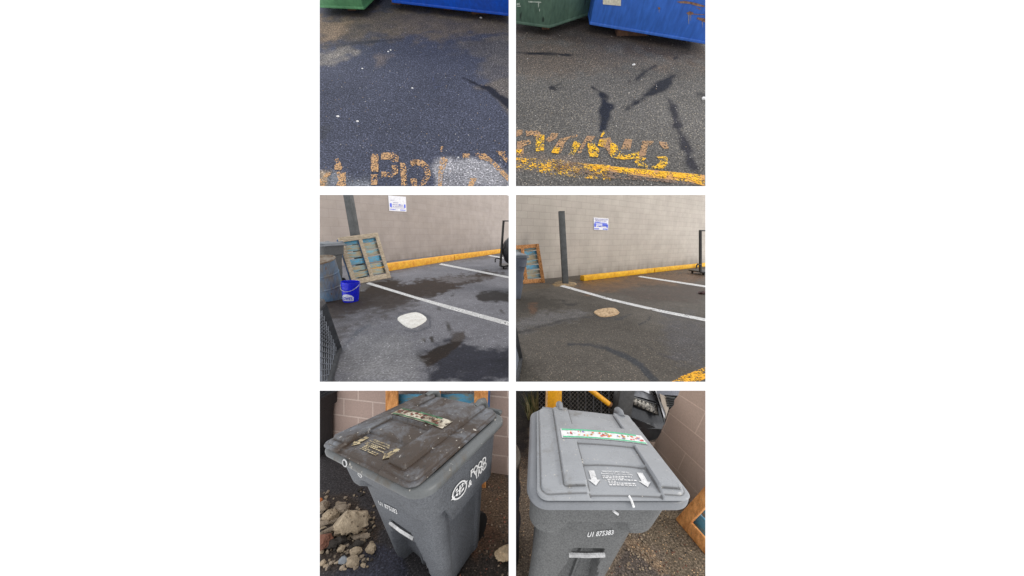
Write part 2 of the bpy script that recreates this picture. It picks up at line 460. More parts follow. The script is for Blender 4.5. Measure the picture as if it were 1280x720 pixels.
# ================================================================ A: asphalt before, skips behind
a_brown = lin(112, 102, 92); a_dark = lin(44, 48, 62)
ground('asphalt_yard', A, lambda x: -50, 232.8, asphalt('asphalt_before', 62, lin(150, 146, 144), 1.6, .45), lin(66, 70, 86), [
    ('p', [(395, 20), (470, 10), (640, 15), (640, 42), (560, 46), (470, 50), (440, 54), (398, 58)], lin(96, 88, 80), 16, 4, .9, .2),
    ('p', zz([(0, 130), (130, 150), (220, 180), (160, 300), (0, 330)], 398, 0, 6), lin(128, 112, 96), 10, 4, .8, .1),
    ('p', zz([(0, 400), (120, 380), (230, 350), (300, 390), (200, 440), (0, 500)], 398, 0, 6), lin(120, 116, 112), 9, 3, .8, .1),
    ('p', zz([(420, 440), (540, 420), (500, 470), (430, 490)], 398, 0, 6), lin(106, 98, 96), 8, 3, .6, .1),
    ('l', zz([(20, 350, 1), (150, 340, 6), (370, 318, 9), (560, 300, 5), (640, 295, 2)], 398, 0, 6), a_dark, 2.5, 1, .8, .6),
    ('l', zz([(515, 300, 8), (525, 370, 10), (550, 440, 4)], 518, 0, 6), a_dark, 2.5, 1, .8, .6),
    ('p', [(590, 110), (640, 95), (640, 150), (612, 112)], lin(96, 90, 86), 4, 1.5, .75, .1),
    ('p', [(560, 60), (640, 40), (640, 108), (600, 96), (606, 70)], lin(92, 88, 86), 10, 3, .6, .1),
    ('l', zz([(370, 585, 8), (470, 630, 8), (560, 665, 16), (720, 790, 36)], 518, 0, 6), lin(26, 28, 40), 3, 1.2, 1.1, .4),
    ('l', zz([(140, 590, 5), (150, 660, 6), (215, 640, 6), (210, 610, 3)], 518, 0, 6), lin(52, 60, 90), 2.5, 1, .7, .6),
    ('p', zz([(0, 250), (110, 260), (60, 350), (0, 350)], 398, 116, 6), lin(46, 48, 52), 8, 2, .7, .5),
    ('p', zz([(170, 530), (300, 500), (420, 480), (580, 540), (680, 600), (720, 650), (700, 690), (700, 720), (170, 720)], 518, 116, 6), lin(136, 136, 142), 9, 5, 1, .2),
    ('p', zz([(20, 600), (130, 590), (220, 640), (380, 660), (430, 720), (0, 720)], 398, 116, 6), lin(128, 132, 138), 9, 4, .7, .2),
    ('p', zz([(0, 590), (90, 590), (40, 720), (0, 720)], 398, 116, 6), lin(168, 148, 120), 6, 3, .7, .1),
], 11)
tanpaint = worn('faded_orange_paint', lin(226, 176, 116), lin(186, 148, 108), .5, 75)
lA = [zz(p, 398, 116, 6) for p in (
    [(120, 500), (150, 490), (182, 560), (170, 580), (120, 575)], [(60, 600), (100, 595), (40, 705), (0, 705), (0, 660)], [(125, 590), (205, 595), (208, 700), (130, 700), (150, 650)])]
lP = [zz(p, 398, 116, 6) for p in (
    [(395, 455), (450, 455), (450, 592), (393, 590)], [(392, 610), (445, 612), (440, 690), (395, 690)], [(470, 450), (560, 445), (600, 475), (602, 520), (560, 520), (535, 500), (470, 500)],
    [(545, 540), (595, 545), (598, 600), (550, 635), (475, 638), (470, 590), (500, 590), (540, 600), (555, 570)])]
lD = [zz(p, 398, 116, 6) for p in ([(612, 520), (655, 530), (668, 695), (622, 695)], [(685, 505), (740, 500), (740, 540), (700, 560)], [(690, 645), (735, 640), (745, 700), (700, 700)])] + \
     [zz(p, 518, 116, 6) for p in ([(-20, 500), (55, 500), (110, 545), (124, 620), (80, 690), (35, 700), (40, 675), (82, 620), (68, 565), (20, 540), (-20, 548)],)]
lR = [zz(p, 518, 116, 6) for p in (
    [(200, 480), (245, 480), (250, 510), (215, 600), (205, 700), (178, 700), (180, 560)], [(192, 400), (216, 402), (208, 445), (196, 440)], [(362, 455), (416, 455), (412, 490), (365, 492)],
    [(440, 450), (530, 455), (620, 530), (705, 620), (702, 665), (640, 600), (560, 515), (470, 490)], [(610, 435), (680, 440), (700, 500), (690, 525)], [(420, 640), (470, 640), (440, 700), (400, 700)])]
for nm, P, lb in (('painted_letter', lA, 'faded letter A in tan paint at the lower left of the bluish asphalt'), ('painted_letter', lP, 'speckled orange letter P painted on the bluish asphalt'),
                  ('painted_letter', lD, 'worn orange letter D beside the letter P on the bluish asphalt'), ('painted_letter', lR, 'smeared orange strokes of a worn letter over the pale grey patch')):
    obj(nm, paint_poly(A, P, tanpaint), tanpaint, pl=A, label=lb, cat='painted marking', group='worn lettering on the uncleaned asphalt', T=Matrix.Identity(4))
PEB = [pm('pale_pebble', lin(215, 210, 205), lin(180), rough=.8), pm('tan_pebble', lin(170, 150, 128), lin(130, 115, 100), rough=.8)]
CHIP = pm('white_chip', lin(240), lin(215), rough=.7)
def chip(pl, x, y, s, label, group=None, mat=CHIP, name='white_chip', sc=(1, .7, .5), cat='paper scrap', seed=0):
    rnd = random.Random(int(x * 7 + y)); bm = bmesh.new(); bmesh.ops.create_icosphere(bm, subdivisions=2, radius=s)
    for v in bm.verts: v.co *= rnd.uniform(.8, 1.15); v.co = Vector((v.co.x * sc[0], v.co.y * sc[1], v.co.z * sc[2]))
    p = pl.g(x, y); bm.transform(Matrix.Translation(p + Vector((0, 0, s * .25))))
    return obj(name, bm, mat, pl=pl, label=label, cat=cat, group=group, sharp=25)
for x, y, s, lb in ((485.5, 65, .02, 'white chip, lower of two side by side on the bluish asphalt'), (488.5, 63, .02, 'white chip, upper of two side by side on the bluish asphalt'),
                    (453, 86, .018, 'small white chip high on the left of the bluish asphalt'), (515.5, 110.5, .02, 'small white chip in the middle of the bluish asphalt'),
                    (422.5, 146, .024, 'pale grey chip at the left of the bluish asphalt, left of a brighter one'), (447, 152, .022, 'bright white chip at the left of the bluish asphalt'),
                    (601, 22.5, .03, 'white chip just in front of the blue skip'), (573, 197, .014, 'white chip on the edge of the pale patch'), (585, 216, .012, 'white chip in the middle of the pale patch')):
    chip(A, x, y, s * .62, lb, 'white chips on the bluish asphalt', cat='chip')
pebbles(A, 'gravel', 260, lambda r: (r.uniform(401, 635), r.uniform(30, 231)), (.003, .006), PEB, 'tiny pale grit strewn over the bluish asphalt', 3)
pebbles(B, 'gravel', 260, lambda r: (r.uniform(646, 881), r.uniform(40, 231)), (.003, .006), PEB, 'tiny pale grit strewn over the grey asphalt', 4)

def skip(pl, foot, h, mat, matside, label, cat, feet, name='dumpster', z0=.09, depth=1.3, ribs=0, plate_=None, rust=(), mouth=True):
    """steel waste container: footprint polygon (place coordinates), parts body, base rails, feet"""
    c = sum(foot, Vector()) / len(foot)
    t = thing(name, pl, (c.x, c.y, 0), 0, label, cat)
    bm = bmesh.new(); n = len(foot)
    lo = [Vector((p.x, p.y, z0)) for p in foot]; hi = [Vector((p.x, p.y, h)) for p in foot]
    hexa(bm, lo + hi, 0, .012)
    obj('body', bm, mat, t)
    # top rim
    bm = bmesh.new()
    for i in range(n):
        a, b = hi[i], hi[(i + 1) % n]; tube(bm, [a, b], .04, 8)
    obj('rim', bm, mat, t)
    bm = bmesh.new()
    for i in range(n):
        a, b = lo[i], lo[(i + 1) % n]
        d = (b - a).normalized(); out = Vector((d.y, -d.x, 0))
        if (a + b).dot(out) * .5 < c.dot(out): out = -out
        hexa(bm, [a - out * .02 + Vector((0, 0, -.004)), b - out * .02 + Vector((0, 0, -.004)), b + out * .004 + Vector((0, 0, -.004)), a + out * .004 + Vector((0, 0, -.004)),
                  a - out * .02 + Vector((0, 0, .022)), b - out * .02 + Vector((0, 0, .022)), b + out * .004 + Vector((0, 0, .022)), a + out * .004 + Vector((0, 0, .022))], 0, .003)
    obj('base_rail', bm, matside, t)
    for (x, y, sx) in feet:
        p = pl.g(x, y)
        bm = bmesh.new(); box(bm, (p.x - sx, p.y, 0), (p.x + sx, p.y + .14, z0 + .01), 0, .004)
        obj('foot_block', bm, RUST, t)
    return t, lo, hi
RUST = pm('rusty_steel', lin(120, 84, 62), lin(80, 62, 52), scale=20, rough=.9, bump=.3)
GREENA = pm('green_steel', lin(92, 150, 104), lin(74, 128, 88), scale=4, rough=.5, bump=.1, fine=(9, lin(200, 210, 196), .72))
GREENB = pm('dark_green_steel', lin(88, 114, 98), lin(66, 92, 78), scale=4, rough=.5, bump=.1, fine=(11, lin(40, 54, 48), .68), stretch=(1, 1, .4))
BLUEA = pm('blue_steel', lin(12, 82, 196), lin(10, 72, 176), scale=3, rough=.45, bump=.08, fine=(10, lin(70, 110, 190), .74))
BLUEB = pm('blue_steel_clean', lin(62, 114, 206), lin(54, 104, 196), scale=3, rough=.45, bump=.08, stretch=(1, 1, .3), fine=(9, lin(110, 140, 190), .74))
z0 = .08
gc = A.g(455.5, 12.7, z0); gl = A.g(380, 9.5, z0); gd = (A.g(468, .5, z0) - gc).normalized() * 1.6
skip(A, [gl, gc, gc + gd, gl + gd], 1.3, GREENA, GREENA, 'green steel skip at the edge of the bluish asphalt', 'dumpster', [(440, 13.5, .06)])
bl = A.g(490.5, 4.0, z0); br = A.g(660, 23.5, z0); bd = Vector((.25, 1.6, 0))
skip(A, [bl, br, br + bd, bl + bd], 1.3, BLUEA, BLUEA, 'bright blue steel skip across the top of the bluish asphalt', 'dumpster', [(496, 5.8, .07), (560, 12.5, .06), (600, 18, .12)])
gc = B.g(686.5, 36.0, z0); gl = B.g(620, 27.0, z0); gd = (B.g(735, 20, z0) - gc).normalized() * 1.9
skip(B, [gl, gc, gc + gd, gl + gd], 1.3, GREENB, GREENB, 'dull green steel skip standing on a rusty foot beside the blue skip', 'dumpster', [(682, 37.0, .05)])
bl = B.g(737.0, 31.5, z0); br = B.g(905, 60.0, z0); bd = Vector((.1, 1.7, 0))
tb, lo, hi = skip(B, [bl, br, br + bd, bl + bd], 1.3, BLUEB, BLUEB, 'scratched blue steel skip with rust spots and a white plate', 'dumpster', [(790, 45.0, .2)])
nB = (br - bl).normalized(); nB = Vector((nB.y, -nB.x, 0))
fpB = lambda x, y, o=.004: B.pl(x, y, bl, nB) + nB * o
bm = plate(bmesh.new(), [fpB(753.5, -12), fpB(776.5, -12), fpB(776.2, 7), fpB(754, 5)], nB, .006)
obj('label_plate', bm, pm('cream_plate', lin(225, 220, 200), lin(205, 200, 180), rough=.5, bump=0), tb)
RUSTB = pm('rust_on_blue', lin(150, 120, 100), lin(96, 62, 48), scale=30, rough=.9)
RUNB = pm('pale_run', lin(150, 150, 165), lin(110, 125, 160), scale=30, rough=.8)
for P in ([(846, 2), (855, 1), (864, 2.3), (872, 4.2), (881, 7), (881, 8.6), (872, 7.5), (862, 4.6), (850, 3.6)], [(858, 16), (862, 14), (866, 15), (867.5, 17.5), (863, 18.6), (860, 18.2)],
          [(822.5, 9), (825, 9), (825.4, 11.4), (823, 11.4)], [(872, 21.5), (881.6, 23), (881.6, 28), (877, 26), (871, 23.4)], [(867, 17), (881, 18), (881, 18.6), (867, 17.8)], [(870, 9), (876, 11), (875, 12)]):
    bm = plate(bmesh.new(), [fpB(x, y, .003) for x, y in P], nB, .003); obj('rust_spot', bm, RUSTB, tb)
bm = bmesh.new()
for x, ya, yb, wd in ((861, 18, 30, .9), (863.5, 18, 26, .5), (824, 11, 16, .4), (878, 27, 34, .5)):
    bm = plate(bmesh.new(), [fpB(x - wd, ya, .003), fpB(x + wd, ya, .003), fpB(x + wd * .3, yb, .003), fpB(x - wd * .3, yb, .003)], nB, .002); obj('rust_run', bm, RUNB, tb)
gf = lambda x, y: B.pl(x, y, gl, Vector((0, 1, 0))) 
gn = (gc - gl).normalized(); gn = Vector((gn.y, -gn.x, 0))
gp = lambda x, y, o=.004: B.pl(x, y, gl, gn) + gn * o
tg = [o for o in SC.objects if o.name == 'dumpster.002'][0]
SCR = pm('pale_scrape', lin(190, 196, 186), lin(130, 150, 136), scale=30, rough=.8)
for P in ([(646, 4), (650, 3), (650, 6), (646, 6.6)], [(660, 1), (676, 2), (677, 3.2), (661, 3)], [(672.5, 3), (674.2, 3), (673.6, 9), (672.8, 9)], [(674, 11), (675.2, 11), (675, 14), (674.3, 14)], [(646, 7.5), (651, 7), (651, 8), (646, 8.2)]):
    bm = plate(bmesh.new(), [gp(x, y, .003) for x, y in P], gn, .003); obj('scrape', bm, SCR, tg)

# ================================================================ B: asphalt after
bk = lin(24, 26, 34)
ground('asphalt_yard', B, lambda x: -50, 232.8, asphalt('asphalt_after', 62, lin(158, 150, 132), 1.8, .55), lin(92, 90, 88), [
    ('p', [(640, 25), (700, 30), (745, 20), (890, 60), (890, 80), (760, 60), (730, 52), (700, 50), (640, 42)], lin(66, 58, 54), 14, 3, .85, .3),
    ('p', [(640, 45), (760, 62), (885, 84), (885, 96), (790, 80), (700, 95), (640, 92)], lin(96, 86, 78), 16, 4, .6, .1),
    ('l', zz([(10, 392, 6), (80, 396, 7), (250, 402, 9), (400, 412, 6), (440, 415, 2)], 643, 0, 6), bk, 2, .6, .85, .5),
    ('l', zz([(270, 660, 8), (350, 630, 5)], 643, 0, 6), bk, 2.5, 1, .7, .5), ('l', zz([(280, 650, 7), (310, 672, 7), (380, 655, 4)], 643, 0, 6), bk, 2.5, 1, .7, .5),
    ('l', zz([(340, 490, 6), (260, 540, 16), (200, 590, 12), (130, 610, 3)], 763, 0, 6), bk, 3.5, 1, .8, .5),
    ('l', zz([(480, 560, 6), (420, 610, 32), (350, 660, 40), (270, 720, 18), (100, 835, 3)], 763, 0, 6), lin(26, 28, 36), 6.5, 1.5, 1.2, .6),
    ('l', zz([(650, 20, 12), (690, 110, 42), (680, 190, 34), (650, 280, 14)], 643, 116, 6), lin(26, 30, 42), 6.5, 1.2, 1.2, .6),
    ('l', zz([(540, 100, 2), (650, 70, 5), (690, 60, 6)], 643, 116, 6), bk, 3, 1, .5, .5), ('l', [(740, 108, .8), (752, 116, 2), (758, 122, 3)], bk, 2.5, .8, .7, .5),
    ('l', zz([(430, 40, 8), (470, 130, 30), (520, 270, 16), (570, 400, 26), (600, 520, 40), (650, 620, 18)], 763, 116, 6), lin(38, 38, 46), 7, 1.5, 1.1, .5),
    ('l', [(843, 73, 1.6), (846, 72, 1.2)], bk, 2, .6, .8, .5), ('l', [(740, 110, 1.4), (743, 111, 1)], bk, 2, .6, .8, .5), ('l', [(873, 118, 2), (880, 119, 1)], bk, 3, .8, .6, .5),
    ('p', zz([(0, 470), (340, 500), (700, 540), (700, 640), (0, 600)], 643, 116, 6), lin(122, 108, 98), 10, 4, .6, .1),
    ('p', zz([(0, 560), (300, 590), (705, 640), (705, 700), (300, 640), (0, 600)], 763, 116, 6), lin(112, 100, 96), 8, 3, .7, .1),
    ('l', [(838, 194, .5), (870, 197, .4), (881, 198, .4)], bk, .8, .3, .4, .3),
], 23)
yelp = worn('yellow_fleck_paint', lin(255, 205, 20), lin(240, 180, 30), .52, 70)
yelp2 = worn('yellow_line_paint_worn', lin(246, 192, 44), lin(200, 150, 92), .58, 60)
orp = worn('faded_salmon_paint', lin(190, 150, 106), lin(160, 126, 96), .58, 60)
q = lambda P: zz(P, 643, 116, 6)
q2 = lambda P: zz(P, 763, 116, 6)
letters = [
    ('worn letter R at the left end of the yellow lettering', [q([(15, 278), (60, 276), (60, 312), (15, 330)]), q([(85, 285), (165, 280), (200, 300), (205, 340), (165, 345), (140, 315), (90, 325)]), q([(20, 365), (120, 350), (125, 380), (70, 400), (68, 480), (15, 470)])],
     [q([(160, 315), (225, 315), (222, 438), (160, 438)]), q([(15, 425), (60, 425), (40, 455), (15, 450)])]),
    ('worn letter K, second in the yellow lettering', [q([(280, 300), (330, 305), (315, 340), (260, 370), (232, 355)]), q([(340, 345), (470, 312), (476, 325), (400, 350), (375, 380), (350, 452), (275, 446), (320, 375)])],
     [q([(300, 405), (345, 410), (330, 455), (275, 448)]), q([(450, 358), (500, 385), (445, 468), (405, 462)])]),
    ('worn letter I, slanting between the K and the N', [q([(545, 322), (606, 325), (575, 375), (540, 372), (500, 450), (470, 455), (515, 370)])], [q([(548, 375), (600, 372), (606, 395), (640, 430), (625, 482), (565, 478), (552, 430)]), q([(665, 285), (684, 290), (660, 330), (645, 330)])]),
    ('worn letter N before the last letter of the yellow lettering', [q([(640, 345), (720, 332), (720, 480), (690, 420), (660, 400)]), q2([(0, 340), (30, 400), (50, 440), (0, 460)]), q2([(110, 345), (165, 350), (150, 420), (110, 440), (80, 420)])],
     [q([(640, 350), (700, 340), (675, 410), (625, 395)]), q2([(0, 370), (50, 385), (60, 430), (130, 460), (215, 440), (215, 490), (110, 500), (60, 495), (0, 480)])]),
    ('worn letter G, the last and clearest of the yellow lettering', [q2([(240, 360), (325, 360), (320, 385), (280, 400), (265, 470), (230, 480), (180, 520), (225, 430)]), q2([(365, 365), (425, 370), (440, 415), (400, 420), (370, 385)])],
     [q2([(180, 515), (235, 482), (270, 490), (240, 515), (280, 545), (275, 572), (215, 560)]), q2([(310, 548), (345, 540), (375, 510), (345, 478), (415, 475), (430, 490), (428, 540), (390, 572), (310, 568)])]),
]
for lb, fa, br_ in letters:
    o = obj('painted_letter', paint_poly(B, fa, orp), orp, pl=B, label=lb, cat='painted marking', group='worn lettering on the cleaned asphalt', T=Matrix.Identity(4))
    obj('paint_flecks', paint_poly(B, br_, yelp, .008), yelp, parent=o)
ln = obj('painted_line', paint_poly(B, [q([(520, 530), (720, 543), (720, 582), (520, 562)]), q2([(0, 550), (300, 577), (660, 611), (700, 615), (708, 622), (708, 700), (600, 668), (300, 634), (0, 588)])], yelp2), yelp2, pl=B,
         label='worn yellow line running along under the yellow lettering', cat='painted marking', T=Matrix.Identity(4))
faint = worn('faint_salmon_paint', lin(150, 122, 98), lin(130, 108, 92), .46, 60)
sparse = worn('sparse_yellow_flecks', lin(255, 205, 20), lin(240, 180, 40), .43, 70)
for P_, m_ in ((q2([(0, 552), (300, 578), (660, 612), (690, 690), (600, 650), (420, 620), (420, 635), (300, 618), (0, 572)]), yelp), (q([(530, 532), (715, 545), (715, 560), (620, 575), (600, 560)]), yelp),
               (q([(15, 485), (330, 500), (520, 530), (720, 582), (720, 655), (640, 652), (330, 618), (230, 605), (15, 560)]), sparse),
               (q([(300, 500), (520, 530), (520, 562), (720, 582), (720, 640), (500, 610), (300, 580)]), faint), (q2([(0, 588), (300, 634), (600, 668), (690, 695), (300, 660), (0, 640)]), faint)):
    obj('paint_flecks', paint_poly(B, [P_], m_, .008), m_, parent=ln)
for x, y, s, lb in ((792, 81.5, .02, 'white scrap on the grey asphalt above the dark skid marks'), (880, 124, .03, 'white scrap at the right edge of the grey asphalt')):
    chip(B, x, y, s, lb, cat='chip')

# ================================================================ walls, kerbs and furniture of the car park
def wall(pl, anchor, vp, hor, mat, name, label, L0, L1, h=5.0, th=.2, vpy=None):
    """wall standing on the ground line through anchor running to the vanishing point vp; local X along it"""
    p = pl.g(*anchor); d = pl.Ri @ Vector(((vp - 640) / F, 1, (360 - hor) / F)); d.z = 0; d.normalize()
    T = Matrix.Translation(p) @ Matrix.Rotation(math.atan2(d.y, d.x), 4, 'Z')
    bm = bmesh.new(); box(bm, (L0, 0, 0), (L1, th, h), 0, 0); bm.transform(T)
    o = obj(name, bm, mat, pl=pl, T=T, label=label, cat='wall')
    n = Vector((d.y, -d.x, 0))
    return o, p, d, n

wC = blocks('block_wall_before', lin(168, 158, 152), lin(164, 154, 147), lin(154, 144, 138), .72, .36, .009, soft=.5, offz=.1, streak=.11)
oC, pC, dC, nC = wall(C_, (560, 318), 800, 292, wC, 'block_wall', 'taupe painted block wall behind the leaning grey and blue pallet', -16, 14)
wD = blocks('block_wall_after', lin(184, 176, 166), lin(180, 171, 162), lin(160, 150, 142), .5, .235, .007, soft=.5, streak=.11)
oD, pD, dD, nD = wall(D_, (820, 335), 1180, 300, wD, 'block_wall', 'taupe painted block wall behind the free-standing post', -14, 12)

tar = lin(50, 46, 44)
z3 = lambda P: zz(P, 394, 238, 2.952)
z4 = lambda P: zz(P, 640, 238, 2.952)
yC = lambda x: 318 + (x - 560) * (-26 / 240) - 3
yD = lambda x: 335 + (x - 820) * (-35 / 360) - 3
ground('parking_lot', C_, yC, 477.2, asphalt('lot_before', 42, lin(140, 139, 138), .6, .5, .5), lin(116, 116, 122), [
    ('p', z3([(0, 380), (150, 340), (260, 300), (420, 275), (700, 222), (720, 215), (720, 240), (460, 270), (290, 300), (240, 345), (60, 420), (0, 420)]), lin(92, 88, 86), 4, 2, .8, .2),
    ('p', z3([(0, 410), (150, 380), (200, 345), (270, 330), (330, 345), (400, 335), (480, 330), (640, 300), (640, 320), (540, 352), (430, 385), (330, 420), (250, 440), (170, 470), (60, 500), (0, 520)]), lin(48, 38, 32), 5, 4, 1.2, .2),
    ('p', z3([(330, 345), (500, 318), (640, 303), (700, 310), (600, 335), (500, 360), (430, 395), (340, 380)]), lin(50, 39, 33), 4, 3, 1.2, .2),
    ('p', z3([(15, 425), (150, 410), (300, 400), (420, 395), (320, 440), (200, 470), (130, 500), (100, 570), (30, 560)]), lin(62, 56, 54), 14, 5, .75, .3),
    ('p', z3([(590, 392), (615, 374), (660, 370), (720, 378), (720, 412), (640, 408), (600, 405)]), lin(38, 34, 34), 3, 1.5, 1.15, .35),
    ('p', z3([(384, 612), (420, 596), (470, 575), (510, 545), (560, 556), (600, 585), (720, 592), (720, 700), (560, 712), (420, 705), (390, 660), (420, 640)]), lin(42, 43, 53), 12, 5, 1.15, .35),
    ('p', z3([(384, 612), (420, 596), (500, 560), (545, 535), (540, 570), (470, 620), (410, 650)]), lin(36, 27, 22), 3.5, 2, 1.2, .2),
    ('p', z3([(500, 530), (545, 522), (550, 548), (510, 560)]), lin(66, 60, 58), 4, 2, .9, .5),
    ('l', z3([(400, 552, 4), (405, 555, 4)]), tar, 2.5, 1, .9, .5), ('l', z3([(432, 548, 6), (434, 556, 6)]), tar, 2.5, 1, .9, .5), ('l', z3([(455, 437, 5), (460, 440, 4)]), tar, 2.5, 1, .8, .5),
    ('l', z3([(485, 487, 4), (495, 510, 7)]), tar, 3, 1, .8, .5), ('l', z3([(510, 383, 4), (505, 390, 3)]), tar, 2.5, 1, .8, .5), ('l', z3([(686, 447, 4), (700, 452, 3)]), tar, 2.5, 1, .7, .5),
    ('l', z3([(200, 500, 3), (160, 520, 6), (120, 560, 4), (90, 600, 8)]), lin(70, 74, 84), 4, 2, .8, .5),
    ('l', z3([(115, 440, 4), (112, 500, 3)]), tar, 3, 1, .7, .5),
    ('p', z3([(40, 480), (220, 430), (240, 436), (180, 470), (60, 520)]), lin(108, 108, 114), 5, 3, .7, .3),
    ('p', z3([(90, 600), (180, 540), (300, 520), (380, 560), (380, 700), (90, 700)]), lin(132, 132, 134), 20, 5, .6, .2),
    ('l', z3([(300, 470, 2), (310, 455, 3), (370, 446, 2), (425, 470, 3), (425, 500, 3), (380, 520, 3), (330, 515, 2)]), lin(78, 80, 88), 2, 1, .7, .4),
    ('l', z3([(80, 590, 3), (70, 640, 4), (60, 700, 6)]), lin(80, 50, 42), 3, 1, .8, .3),
    ('p', z3([(15, 650), (60, 600), (90, 600), (70, 700), (15, 710)]), lin(60, 60, 62), 3, 1, .9, .3),
    ('p', z3([(450, 330), (480, 322), (700, 318), (715, 335), (600, 325), (520, 345)]), lin(126, 124, 128), 4, 2, .5, .2),
], 31)
ground('parking_lot', D_, yD, 477.2, asphalt('lot_after', 46, lin(150, 141, 128), 1.0, .4, .6), lin(86, 81, 75), [
    ('p', z4([(10, 360), (160, 340), (260, 312), (700, 268), (720, 280), (270, 336), (200, 345), (60, 372), (10, 380)]), lin(84, 76, 66), 4, 2, .9, .2),
    ('p', z4([(260, 335), (460, 310), (700, 295), (720, 330), (600, 352), (480, 350), (380, 375), (280, 380), (230, 358)]), lin(96, 72, 50), 7, 4, .95, .8),  # wet band by the kerb, its brown-orange reflection painted into the colour
    ('p', z4([(265, 335), (420, 322), (400, 340), (290, 352)]), lin(120, 84, 34), 5, 3, .6, .8),
    ('p', z4([(380, 375), (600, 350), (720, 352), (720, 400), (560, 415), (430, 395)]), lin(78, 68, 62), 8, 4, .8, .4),
    ('p', z4([(15, 400), (120, 380), (200, 410), (170, 440), (60, 450), (15, 440)]), lin(60, 56, 50), 8, 4, .8, .3),
    ('p', z4([(60, 420), (90, 415), (85, 460), (60, 455)]), lin(96, 72, 56), 4, 2, .8, .3),
    ('p', z4([(15, 480), (100, 450), (260, 445), (300, 455), (260, 475), (150, 490), (40, 530), (15, 520)]), lin(100, 98, 98), 6, 3, .8, .3),
    ('l', z4([(15, 525, 3), (60, 518, 4), (130, 495, 4), (200, 478, 3), (300, 465, 2), (330, 462, 1)]), lin(56, 54, 54), 3, 1, .9, .4),
    ('l', z4([(300, 455, 3), (320, 470, 3), (400, 475, 4), (440, 455, 3)]), lin(54, 54, 56), 3, 1, .8, .4),
    ('l', z4([(190, 410, 4), (210, 425, 7), (240, 422, 3)]), lin(48, 46, 44), 3, 1, .9, .4),
    ('l', z4([(140, 440, 2), (130, 460, 2)]), tar, 2, 1, .8, .4),
    ('l', z4([(210, 567, 3), (280, 570, 6), (350, 582, 7), (420, 612, 8), (480, 650, 10), (530, 705, 12)]), lin(52, 54, 58), 2.5, .8, 1, .5),
    ('l', z4([(470, 495, 2), (505, 480, 3), (512, 465, 2)]), lin(50, 50, 52), 2, .8, .8, .4),
    ('l', z4([(470, 560, 2), (540, 600, 4), (600, 625, 4), (660, 655, 2)]), lin(58, 56, 58), 3, 1, .7, .4),
    ('l', z4([(580, 502, 2), (680, 500, 3), (710, 502, 2)]), lin(66, 62, 60), 3, 1, .7, .3),
    ('p', z4([(15, 555), (40, 580), (60, 640), (120, 705), (15, 705)]), lin(70, 66, 60), 5, 2, .8, .2),
    ('p', z4([(560, 440), (720, 480), (720, 660), (600, 640), (560, 560)]), lin(82, 80, 82), 14, 4, .7, .3),
    ('p', z4([(150, 345), (175, 337), (215, 337), (235, 348), (200, 356), (160, 352)]), lin(160, 132, 92), 3, 1.2, .8, .1),
], 37)

def kerb(pl, x0, y0, x1, y1, ht, dp, mat, label, group):
    a, b = pl.g(x0, y0), pl.g(x1, y1); d = (b - a).normalized(); n = Vector((-d.y, d.x, 0))
    bm = bmesh.new(); z = Vector((0, 0, ht))
    hexa(bm, [a, b, b + n * dp, a + n * dp, a + z + n * .01, b + z + n * .01, b + z + n * (dp - .01), a + z + n * (dp - .01)], 0, .012)
    c = (a + b) / 2
    obj('kerb_block', bm, mat, pl=pl, label=label, cat='kerb', group=group, T=Matrix.Translation(c) @ Matrix.Rotation(math.atan2(d.y, d.x), 4, 'Z'))
kg = 'amber wheel stop blocks along the wall before cleaning'
kerb(C_, 466, 342.5, 568.2, 325.2, .28, .3, YELO, 'amber kerb block that starts behind the pallet', kg)
kerb(C_, 568.9, 325.1, 642, 314.0, .28, .3, YELO, 'amber kerb block that ends behind the black trolley', kg)
kg = 'yellow wheel stop blocks along the wall after cleaning'
kerb(D_, 730.2, 351.4, 817.6, 340.8, .18, .2, YEL, 'yellow kerb block nearest the free-standing post', kg)
kerb(D_, 818.3, 340.7, 867.2, 334.9, .18, .2, YEL, 'middle yellow kerb block along the wall', kg)
kerb(D_, 867.9, 334.8, 890, 332.2, .18, .2, YEL, 'yellow kerb block whose end reaches the black post', kg)

def wline(pl, P, label, group, mat=WHITEP):
    obj('painted_line', paint_poly(pl, [P], mat), mat, pl=pl, label=label, cat='parking line', group=group, T=Matrix.Identity(4))
gC = 'white parking lines before cleaning'; gD = 'white parking lines after cleaning'
wline(C_, [(457.5, 354.6), (461.5, 352.8), (520, 370.6), (637, 402.2), (637, 407.6), (560, 386), (519, 373.4)], 'long white parking line starting at the foot of the pallet', gC)
wline(C_, [(548.5, 330.6), (552, 329.2), (637, 345.6), (637, 348.0)], 'middle white parking line running from the amber kerb', gC)
wline(C_, [(609.5, 319.6), (613, 318.8), (637, 323), (637, 324.6)], 'short white parking line ending under the black trolley', gC)
wline(D_, [(699.6, 357.8), (704, 356.2), (763, 372.9), (825, 387), (882, 398), (882, 401.7), (825, 390.2), (763, 375.6)], 'long white parking line starting at the foot of the free-standing post', gD)
wline(D_, [(797, 345.9), (801, 344.9), (882, 356.9), (882, 359.2)], 'middle white parking line running from the yellow kerb', gD)
wline(D_, [(866, 338.2), (870, 337.2), (882, 339.0), (882, 340.6)], 'short white parking line ending at the black post', gD)
obj('painted_line', paint_poly(D_, [[(838, 478), (852, 470), (863, 466), (882, 458.6), (882, 473), (872, 478)]], yelp2), worn('yellow_corner_paint', lin(250, 184, 30), lin(236, 168, 30), .60, 40), pl=D_, label='worn yellow line at the lower right corner of the brown asphalt', cat='painted marking', T=Matrix.Identity(4))

